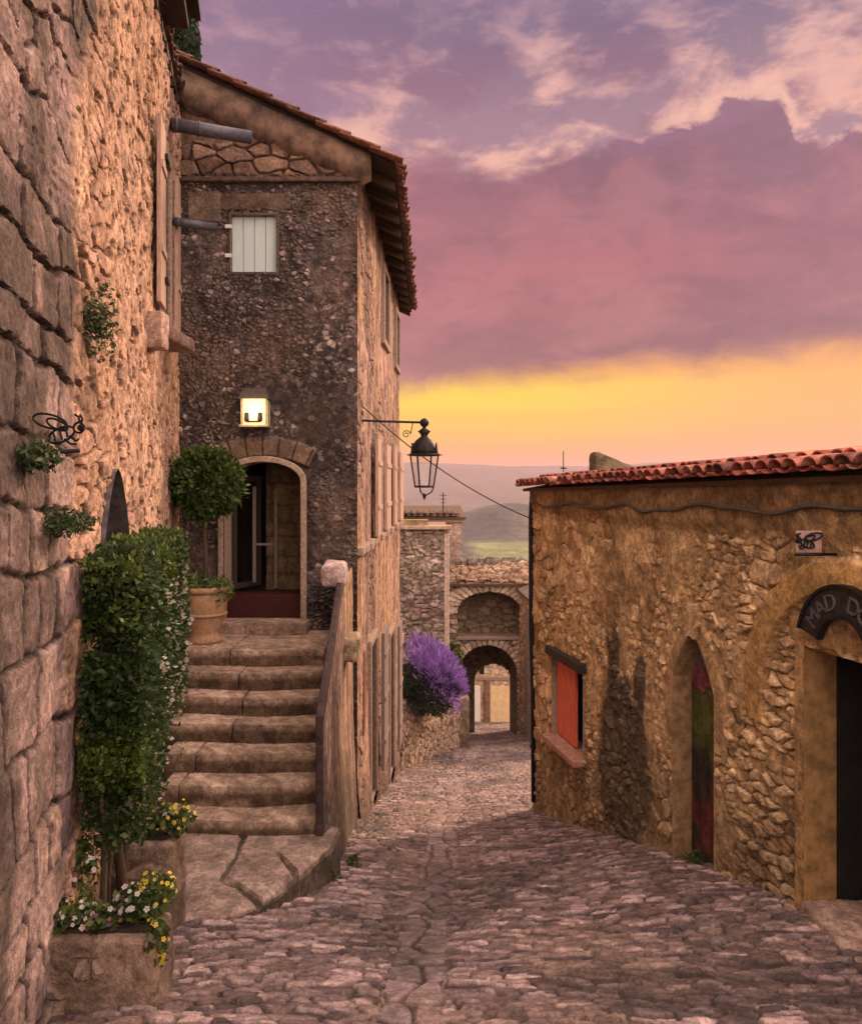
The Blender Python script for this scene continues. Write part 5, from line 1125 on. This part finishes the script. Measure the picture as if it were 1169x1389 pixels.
GRN = [(0.025, 0.045, 0.015), (0.06, 0.09, 0.025), (0.10, 0.13, 0.03)]
def pansy(label, c, r, nl, nf, cols, s, lean=0.0, group=None):
    t = thing('pansy_plant', label, 'flowers', (c[0], c[1], c[2] - r[2] * 0.7), group)
    P, d = blob_pts(nl, c, r, s, 0.7, 0.3, 3.5); leaves('foliage', P, 0.045, leafcols(nl, GRN, s + 1), t, 0.4, s + 2, 0.6)
    P, d = blob_pts(nf * 3, c, np.array(r) * 1.06, s + 3, 0.08, 0.3, 3.5); k = (d[:, 2] > -0.1 - lean) & (d[:, 1] < 0.6); P = P[k][:nf]; d = d[k][:nf]
    flower_mesh('blossoms', P, d + np.array([0.1, -0.7, 0.5]), 0.025, cols, t, s + 4)
gp = 'bedding flowers in the stone planters'
pansy('white and violet pansies crowning the nearest trough', (-1.54, 4.24, -0.60), (0.11, 0.10, 0.09), 330, 26, WHI, 650, group=gp)
pansy('tall yellow pansies at the back of the nearest trough', (-1.45, 4.28, -0.57), (0.09, 0.09, 0.11), 300, 18, YEL, 656, group=gp)
pansy('maroon and white pansies in the middle of the nearest trough', (-1.68, 4.20, -0.66), (0.12, 0.10, 0.07), 330, 18, PUR + WHI[:2], 662, group=gp)
pansy('yellow pansies trailing over the right end of the nearest trough', (-1.40, 4.13, -0.73), (0.05, 0.09, 0.13), 260, 16, YEL, 668, 0.9, group=gp)
pansy('small white daisies at the wall end of the nearest trough', (-1.86, 4.22, -0.66), (0.12, 0.12, 0.08), 300, 12, WHI[:2], 674, group=gp)
pansy('sparse white flowers between the bare hedge stems', (-1.97, 4.52, -0.60), (0.10, 0.12, 0.20), 220, 14, WHI, 680, group=gp)
pansy('yellow pansies on the corner of the taller planter', (-1.78, 5.52, -0.70), (0.15, 0.16, 0.12), 420, 26, YEL, 686, group=gp)
pansy('white pansies on the taller planter, under the hedge', (-1.99, 5.46, -0.74), (0.13, 0.12, 0.08), 260, 14, WHI, 692, group=gp)

# ------------------------------------------------------------------ urn and topiary at the top of the steps
px, py, pz = -2.60, 9.30, -0.225
urn = thing('terracotta_urn', 'terracotta urn at the top of the steps, holding the ball topiary', 'urn', (px, py, pz))
m = MB(); m.lathe((px, py, pz), [(0.20, 0.0), (0.21, 0.05), (0.165, 0.08), (0.17, 0.13), (0.22, 0.25), (0.252, 0.38), (0.262, 0.48), (0.255, 0.56), (0.235, 0.585), (0.23, 0.56), (0.18, 0.54)], 36); m.build('body', M_TERRA, urn, True)
m = MB(); m.lathe((px, py, pz), [(0.262, 0.575), (0.285, 0.59), (0.29, 0.625), (0.275, 0.645), (0.235, 0.645), (0.225, 0.60)], 36); m.build('rim', M_TERRA, urn, True)
m = MB(); m.lathe((px, py, pz), [(0.250, 0.31), (0.262, 0.325), (0.256, 0.345)], 36); m.build('raised_band', M_TERRA, urn, True)
m = MB(); m.lathe((px, py, pz), [(0.10, 0.60), (0.225, 0.61)], 24); m.build('soil', M_SOIL, urn)
top = thing('ball_topiary', 'small tree clipped to a leafy ball, growing in the urn by the door', 'topiary', (px, py, pz + 0.6))
P, d = blob_pts(9500, (px + 0.03, py, 1.60), (0.40, 0.40, 0.40), 700, 0.55, 0.26, 5)
hc = leafcols(len(P), [(0.025, 0.05, 0.014), (0.055, 0.10, 0.022), (0.035, 0.07, 0.02), (0.12, 0.17, 0.035)], 701)
leaves('crown', P, 0.06, hc, top, 0.0, 702, 0.55, dirs=d * 0.8)
P, d = blob_pts(260, (px + 0.03, py, 1.60), (0.47, 0.47, 0.47), 705, 0.16, 0.35, 5); leaves('sprays', P, 0.07, leafcols(260, [(0.06, 0.10, 0.02), (0.14, 0.19, 0.04)], 706), top, 0.2, 707, 0.4, dirs=d * 1.5)
m = MB(); m.tube([(px, py, pz + 0.58), (px + 0.02, py, pz + 0.95), (px + 0.0, py, pz + 1.3), (px + 0.03, py, 1.5)], [0.035, 0.03, 0.028, 0.025], 8); m.build('trunk', M_BARK, top, True)
tuf = thing('trailing_plant', 'pale green plant trailing over the urn rim', 'plant', (px, py, pz + 0.6))
for cx_, cz, r_, nn_, sd_ in ((0.20, 0.62, (0.16, 0.16, 0.16), 420, 710), (-0.1, 0.70, (0.2, 0.18, 0.08), 320, 714)):
    P, d = blob_pts(nn_, (px + cx_, py - 0.1, pz + cz), r_, sd_, 0.8, 0.4, 3); leaves('foliage', P, 0.07, leafcols(nn_, [(0.06, 0.10, 0.03), (0.15, 0.20, 0.06), (0.10, 0.14, 0.045)], sd_ + 1), tuf, 0.5, sd_ + 2, 0.3)

# ------------------------------------------------------------------ plants rooted in the wall
def wallplant(name, label, s0, z0, size, nl, s, stretch=(1, 1, 1)):
    c = np.array(PA(s0, z0, 0.09)); t = thing(name, label, 'wall plant', tuple(c), 'plants rooted in the block wall')
    nl *= 2; P, d = blob_pts(nl, c, np.array(stretch) * size, s, 0.8, 0.5, 3)
    leaves('foliage', P, 0.034, leafcols(nl, [(0.02, 0.04, 0.015), (0.05, 0.08, 0.025), (0.035, 0.055, 0.02)], s + 1), t, -0.3, s + 2, 0.4)
    m = MB()
    for q in range(4): m.tube([PA(s0, z0 - 0.05, 0.0), tuple(c + np.array([random.uniform(-.5, .5), random.uniform(-.5, .5), random.uniform(-.2, .8)]) * size * 0.8)], 0.005, 5)
    m.build('stem', M_BARK, t)
wallplant('wall_fern', 'bushy fern high on the block wall, at the plaster edge', 0.95, 2.56, 0.16, 420, 720, (0.7, 0.9, 1.35))
wallplant('wall_fern', 'dark tuft at the root of the bee sign bracket', -0.32, 1.72, 0.12, 260, 730, (0.8, 1.2, 0.6))
wallplant('wall_fern', 'flat tuft on the block wall, lower than the bee sign', 0.12, 1.40, 0.16, 420, 740, (0.8, 1.5, 0.42))

# ------------------------------------------------------------------ wrought bee signs
def ell(cx, cy, a, b, rot, n=20, t0=0, t1=2 * math.pi):
    return [(cx + a * math.cos(t) * math.cos(rot) - b * math.sin(t) * math.sin(rot), cy + a * math.cos(t) * math.sin(rot) + b * math.sin(t) * math.cos(rot)) for t in [t0 + (t1 - t0) * i / n for i in range(n + 1)]]
def bee(label, Y, X0, Z0, sc, flip, bar, wall_pt, plate):
    t = thing('bee_sign', label, 'sign', wall_pt)
    def wr(pts, dy=0.0): return [(X0 + flip * x * sc, Y + dy, Z0 + z * sc) for x, z in pts]
    def line(nm, pts, r=0.0055, dy=0.0):
        m = MB(); m.tube(wr(pts, dy), r, 7); m.build(nm, M_IRON, t, True)
    line('body_outline', ell(0.06, 0.02, 0.27, 0.135, 0.42))
    for q in (-0.09, 0.03, 0.14): line('body_stripe', [(q + 0.02 * math.cos(w) - 0.03 * w, 0.02 + 0.10 * w + q * 0.42) for w in np.linspace(-1.05, 1.05, 7)])
    line('head_outline', ell(0.40, 0.16, 0.10, 0.10, 0))
    line('eye', ell(0.44, 0.16, 0.04, 0.03, 0.3), 0.009)
    line('wing_outline', ell(-0.16, 0.28, 0.34, 0.13, -0.25)); line('wing_outline', ell(-0.02, 0.22, 0.22, 0.085, -0.42))
    line('antenna', [(0.42, 0.25), (0.40, 0.36), (0.32, 0.42)]); line('antenna', [(0.45, 0.24), (0.47, 0.34), (0.42, 0.41)])
    line('leg', [(0.22, 0.0), (0.34, -0.10), (0.40, -0.06)]); line('leg', [(0.12, -0.06), (0.24, -0.16), (0.36, -0.16)])
    m = MB(); m.tube([bar[0], bar[1]], 0.010, 8); m.tube([bar[0], (bar[0][0], bar[0][1] + 0.001, bar[0][2] - 0.10)], 0.009, 8); m.build('bracket', M_IRON, t, True)
    if plate:
        m = MB(); m.box(*plate); m.build('plate', pmat('lilac_plate', (0.42, 0.27, 0.25), 0.8, 0.3, 20, 0.2), t, bevel=0.004)
bee('iron bee sign on a bracket from the block wall beside the hedge', 3.70, -1.70, 1.815, 0.235, 1, (at(26, 616, 3.70), at(108, 611, 3.70)), PA(-0.28, 1.7, 0), None)
bz = EYE + (HZ - 752) / F * 5.18
bee('iron bee sign on a pale plate over the golden cottage doorway', 5.17, 2.41, bz + 0.065, 0.17, -1, ((2.63, 5.18, bz), (2.32, 5.17, bz)), (2.62, 5.2, bz), (2.335, 2.50, 5.185, 5.195, bz + 0.01, bz + 0.15))

# ------------------------------------------------------------------ arched name board
sign = thing('arched_sign', 'dark arched board with grey letters over the black doorway', 'sign', PC(HC + 0.36, 0.6, 0.12))
sc_, sz_ = HC + 0.45, 0.54
def band(r0, r1, a0, a1, n=20): return [(sc_ + r0 * math.sin(a), sz_ + r0 * math.cos(a)) for a in np.linspace(a1, a0, n)] + [(sc_ + r1 * math.sin(a), sz_ + r1 * math.cos(a)) for a in np.linspace(a0, a1, n)]
def curved(name, r0, r1, a0, a1, d0, d1, mat, n=22):
    m = MB(); vs = []
    for a in np.linspace(a0, a1, n):
        for r_ in (r0, r1):
            for d in (d0, d1): vs.append(PC(sc_ + r_ * math.sin(a), sz_ + r_ * math.cos(a), d))
    fs = []
    for i in range(n - 1):
        b = 4 * i
        for p, q in ((0, 1), (1, 3), (3, 2), (2, 0)): fs.append((b + p, b + q, b + 4 + q, b + 4 + p))
    fs += [(0, 2, 3, 1), (4 * n - 4, 4 * n - 3, 4 * n - 1, 4 * n - 2)]
    m.add(vs, fs); return m.build(name, mat, sign)
curved('board', 0.235, 0.415, -1.35, 1.35, 0.085, 0.115, pmat('sign_black', (0.020, 0.016, 0.016), 0.7, 0.5, 25, 0.3))
curved('edge_strip', 0.41, 0.43, -1.35, 1.35, 0.08, 0.13, M_IRON); curved('edge_strip', 0.22, 0.24, -1.35, 1.35, 0.08, 0.13, M_IRON)
M_LET = pmat('grey_letters', (0.075, 0.066, 0.07), 0.7, 0.4, 30, 0.2)
dg = None
for i, chx in enumerate('MAD DOG'):
    if chx == ' ': continue
    a = -0.98 + i * 0.327
    cu = bpy.data.curves.new('letter', 'FONT'); cu.body = chx; cu.size = 0.15; cu.extrude = 0.004; cu.align_x = 'CENTER'
    tmp = bpy.data.objects.new('letter', cu); C.objects.link(tmp); bpy.context.view_layer.update()
    me = bpy.data.meshes.new_from_object(tmp.evaluated_get(bpy.context.evaluated_depsgraph_get())); bpy.data.objects.remove(tmp)
    for v in me.vertices:
        x, y, z = v.co; u = sc_ + (0.272 + y) * math.sin(a) + x * math.cos(a); w = sz_ + (0.272 + y) * math.cos(a) - x * math.sin(a)
        v.co = PC(u, w, 0.12 + z)
    me.materials.clear(); me.materials.append(M_LET)
    link(bpy.data.objects.new('letter', me), sign)

# ------------------------------------------------------------------ lit wall lamp over the door
wl = thing('wall_lamp', 'lit glass box lamp over the open doorway', 'lamp', (-2.155, 10.05, 2.3))
lx, lz = -2.155, 2.29
m = MB(); vs = []
for (w, d, z) in ((0.150, 0.20, 0.02), (0.150, 0.20, 0.34)): vs += [(lx - w, YB - 0.04, lz + z), (lx + w, YB - 0.04, lz + z), (lx + w, YB - 0.04 - d, lz + z), (lx - w, YB - 0.04 - d, lz + z)]
M_BRASS = pmat('pale_brass', (0.30, 0.25, 0.16), 0.5, 0.3, 20, 0.1, 0.3)
def bars(pairs, r, nm, mat, par):
    for a, b in pairs:
        m = MB(); m.tube([a, b], r, 6); m.build(nm, mat, par)
b4, t4 = vs[:4], vs[4:]
bars([(b4[i], t4[i]) for i in range(4)], 0.011, 'frame_post', M_BRASS, wl)
m = MB(); m.box(lx - 0.18, lx + 0.18, YB - 0.255, YB - 0.03, lz - 0.01, lz + 0.02); m.build('base_plate', M_BRASS, wl, bevel=0.006)
m = MB(); m.add([(lx - 0.19, YB - 0.275, lz + 0.335), (lx + 0.19, YB - 0.275, lz + 0.335), (lx + 0.19, YB - 0.03, lz + 0.335), (lx - 0.19, YB - 0.03, lz + 0.335), (lx - 0.14, YB - 0.21, lz + 0.47), (lx + 0.14, YB - 0.21, lz + 0.47), (lx + 0.14, YB - 0.05, lz + 0.47), (lx - 0.14, YB - 0.05, lz + 0.47)],
      [(3, 2, 1, 0), (4, 5, 6, 7), (0, 1, 5, 4), (1, 2, 6, 5), (2, 3, 7, 6), (3, 0, 4, 7)]); m.build('hood', pmat('dark_hood', (0.05, 0.04, 0.04), 0.6, 0.3), wl, bevel=0.006)
M_GLOW = bpy.data.materials.new('lamp_glow'); M_GLOW.use_nodes = True
pn = M_GLOW.node_tree.nodes['Principled BSDF']; pn.inputs['Base Color'].default_value = (0.6, 0.5, 0.32, 1); pn.inputs['Emission Color'].default_value = (1.0, 0.84, 0.58, 1); pn.inputs['Emission Strength'].default_value = 0.36
m = MB(); m.add([(x, y + (-0.001), z) for x, y, z in ((lx - .135, YB - 0.228, lz + .02), (lx + .135, YB - 0.228, lz + .02), (lx + .135, YB - 0.05, lz + .02), (lx - .135, YB - 0.05, lz + .02), (lx - .135, YB - 0.228, lz + .335), (lx + .135, YB - 0.228, lz + .335), (lx + .135, YB - 0.05, lz + .335), (lx - .135, YB - 0.05, lz + .335))],
      [(0, 1, 5, 4), (1, 2, 6, 5), (3, 0, 4, 7), (2, 3, 7, 6)]); m.build('frosted_glass', M_GLOW, wl)
m = MB(); m.tube([(lx - 0.085, YB - 0.24, lz + 0.075), (lx - 0.085, YB - 0.24, lz + 0.06), (lx + 0.075, YB - 0.24, lz + 0.06), (lx + 0.075, YB - 0.24, lz + 0.075)], 0.010, 6)
m.build('lamp_holder', M_IRON, wl)
for q in (-0.085, 0.075):
    m = MB(); m.lathe((lx + q, YB - 0.24, lz + 0.06), [(0.02, 0.0), (0.03, 0.02), (0.026, 0.10), (0.01, 0.11)], 10); m.build('bulb_socket', M_IRON, wl)
pl_ = bpy.data.lights.new('lamp_light', 'POINT'); pl_.energy = 11.0; pl_.color = (1.0, 0.66, 0.32); pl_.shadow_soft_size = 0.12
po = bpy.data.objects.new('lamp_light', pl_); link(po, wl); po.location = (lx, YB - 0.42, lz + 0.2)

# ------------------------------------------------------------------ lantern on its bracket
YL = 10.66; lan = thing('street_lantern', 'unlit black street lantern hanging from an iron arm on the corner house', 'lantern', at(487, 600, YL))
L = lambda u, v, dy=0.0: Vector(at(u, v, YL)) + Vector((0, dy, 0))
m = MB(); m.tube([L(488, 562), L(488, 637)], 0.016, 8); m.build('wall_plate', M_IRON, lan)
m = MB(); m.tube([L(486, 570), L(520, 571.5), L(576, 573)], 0.015, 8); m.build('arm', M_IRON, lan)
m = MB(); c = L(551, 589); pts = [c + Vector((math.cos(t) * 0.055 * (1 - t / 12), 0, math.sin(t) * 0.055 * (1 - t / 12))) for t in np.linspace(0, 9.5, 28)]; m.tube([L(560, 573)] + pts, 0.006, 6); m.build('scroll', M_IRON, lan)
lc = L(575.5, 573); cx0, cy0 = lc.x, lc.y; zz = lambda v: EYE + (HZ - v) / F * YL; px_ = YL / F
m = MB(); m.lathe((cx0, cy0, 0), [(0.01, zz(580)), (0.05, zz(577)), (0.062, zz(573)), (0.05, zz(569.5)), (0.01, zz(567))], 16); m.build('knob', M_IRON, lan, True)
m = MB(); m.lathe((cx0, cy0, 0), [(0.02, zz(578)), (0.03, zz(581)), (0.085, zz(585)), (0.05, zz(589)), (0.045, zz(592)), (0.11, zz(597)), (0.155, zz(603)), (0.175, zz(610)), (0.185, zz(616))], 16)
m.build('hood', M_IRON, lan, True)
m = MB(); m.lathe((cx0, cy0, 0), [(0.15, zz(614)), (0.245, zz(617)), (0.185, zz(618.5))], 16); m.build('brim', M_IRON, lan)
for k in range(6):
    a = math.pi / 6 + k * math.pi / 3; m = MB(); m.add([(cx0 + 0.19 * math.cos(a + q), cy0 + 0.19 * math.sin(a + q), zz(v)) for q, v in ((-.12, 612), (.12, 612), (0, 601))] + [(cx0 + 0.17 * math.cos(a + q), cy0 + 0.17 * math.sin(a + q), zz(v)) for q, v in ((-.12, 612), (.12, 612), (0, 601))],
        [(0, 1, 2), (5, 4, 3), (0, 3, 4, 1), (1, 4, 5, 2), (2, 5, 3, 0)]); m.build('crown_leaf', M_IRON, lan)
n6 = 6; top6 = [(cx0 + 0.185 * math.cos(math.pi / 3 * k), cy0 + 0.185 * math.sin(math.pi / 3 * k), zz(617)) for k in range(n6)]; bot6 = [(cx0 + 0.122 * math.cos(math.pi / 3 * k), cy0 + 0.122 * math.sin(math.pi / 3 * k), zz(660)) for k in range(n6)]
for k in range(n6):
    m = MB(); m.tube([top6[k], bot6[k]], 0.010, 6); m.build('frame_bar', M_IRON, lan)
    m = MB(); j = (k + 1) % n6; m.add([Vector(q) * 0.985 + Vector((cx0, cy0, q[2])) * 0.015 for q in (top6[k], top6[j], bot6[j], bot6[k])], [(0, 1, 2, 3)]); m.build('pane', M_GLASS, lan)
m = MB(); m.tube(bot6 + [bot6[0]], 0.014, 6); m.build('lower_ring', M_IRON, lan)
for k in range(0, 6, 2):
    m = MB(); b_ = Vector(bot6[k]); e_ = Vector((cx0, cy0, zz(673))); mid_ = b_.lerp(e_, 0.55) + (b_ - Vector((cx0, cy0, b_.z))) * 0.35; m.tube([b_, mid_, e_], 0.009, 6); m.build('base_strut', M_IRON, lan)
m = MB(); m.lathe((cx0, cy0, 0), [(0.01, zz(669)), (0.028, zz(671.5)), (0.022, zz(674)), (0.004, zz(678))], 10); m.build('finial', M_IRON, lan, True)

# ------------------------------------------------------------------ cables and the downpipe
def cable(label, pts, r, mat=M_IRON):
    m = MB(); m.tube(pts, r, 6); tag(m.build('cable', mat, None, True), label, 'cable')
a, b = Vector(PS(0.75, EYE + (HZ - 552) / F * 10.9, 0.03)), Vector((1.40, 10.98, EYE + (HZ - 705) / F * 11.0))
cable('sagging cable strung from the gabled house to the golden cottage', [a.lerp(b, t) - Vector((0, 0, 0.62 * t * (1 - t))) for t in np.linspace(0, 1, 20)], 0.008)
cable('loose grey cable sagging along the cottage wall under the red eave', [PC(u, eaveC(u) - 0.17 - 0.05 * abs(math.sin(u * 2.1)) ** 3 - 0.04 * math.exp(-((u - rp(885)) / 0.25) ** 2) + 0.01 * math.sin(u * 9), 0.10) for u in np.linspace(0.02, 7.2, 90)], 0.016, pmat('grey_cable', (0.09, 0.075, 0.06), 0.7, 0.3))
pip = thing('downpipe', 'thin black downpipe on the far corner of the golden cottage', 'downpipe', (1.40, 11.05, -2.8))
m = MB(); m.tube([(1.375, 11.04, 1.42), (1.36, 11.03, 1.1), (1.365, 11.03, -0.4), (1.385, 11.0, -1.2), (1.39, 10.98, -2.72)], 0.034, 10); m.build('pipe', M_IRON, pip, True)
for z in (1.0, 0.0, -1.1, -2.0):
    m = MB(); m.box(1.345, 1.44, 10.985, 11.075, z, z + 0.03); m.build('clamp', M_IRON, pip)
for nm, u, v0, v1, Y, lb in (('aerial', 764, 640, 612, 12.6, 'short aerial mast on the cottage roof, beside the mossy stub'),):
    t = thing(nm, lb, 'aerial', at(u, v0, Y)); m = MB(); m.tube([at(u, v0 + 6, Y), at(u, v1, Y)], 0.008, 5); m.build('mast', M_IRON, t)
    m = MB(); m.tube([at(u - 4, v0 - 5, Y), at(u + 4, v0 - 5, Y)], 0.012, 5); m.build('crossbar', M_IRON, t)
# small weeds along the wall feet
def weed(label, x, y, r, s, cols=GRN):
    t = thing('weed_tuft', label, 'weeds', (x, y, ground(x, y)), 'weeds along the wall feet')
    P, d = blob_pts(120, (x, y, ground(x, y) + r * 0.5), (r, r, r * 0.8), s, 0.9, 0.5, 3); leaves('leaves', P, 0.045, leafcols(120, cols, s + 1), t, 0.5, s + 2, 0.35)
weed('weed at the foot of the pointed door', 2.25, 6.95, 0.09, 800); weed('weed at the cottage wall foot, short of the black doorway', 2.50, 5.95, 0.07, 806)
weed('weed on the kerb of the flagstone landing', -0.86, 6.75, 0.10, 812); weed('weed under the parapet foot beside the lane', -0.72, 7.5, 0.08, 818)

# ------------------------------------------------------------------ evening haze
m = MB(); m.box(-6200, 6200, -60, 6600, -150, 135)
hz = bpy.data.materials.new('evening_haze'); hz.use_nodes = True; hn = hz.node_tree; hn.nodes.clear()
v = hn.nodes.new('ShaderNodeVolumePrincipled'); v.inputs['Density'].default_value = 0.00021; v.inputs['Color'].default_value = (0.66, 0.50, 0.54, 1); v.inputs['Anisotropy'].default_value = 0.0
ho = hn.nodes.new('ShaderNodeOutputMaterial'); hn.links.new(v.outputs[0], ho.inputs['Volume'])
tag(m.build('haze', hz), kind='stuff')
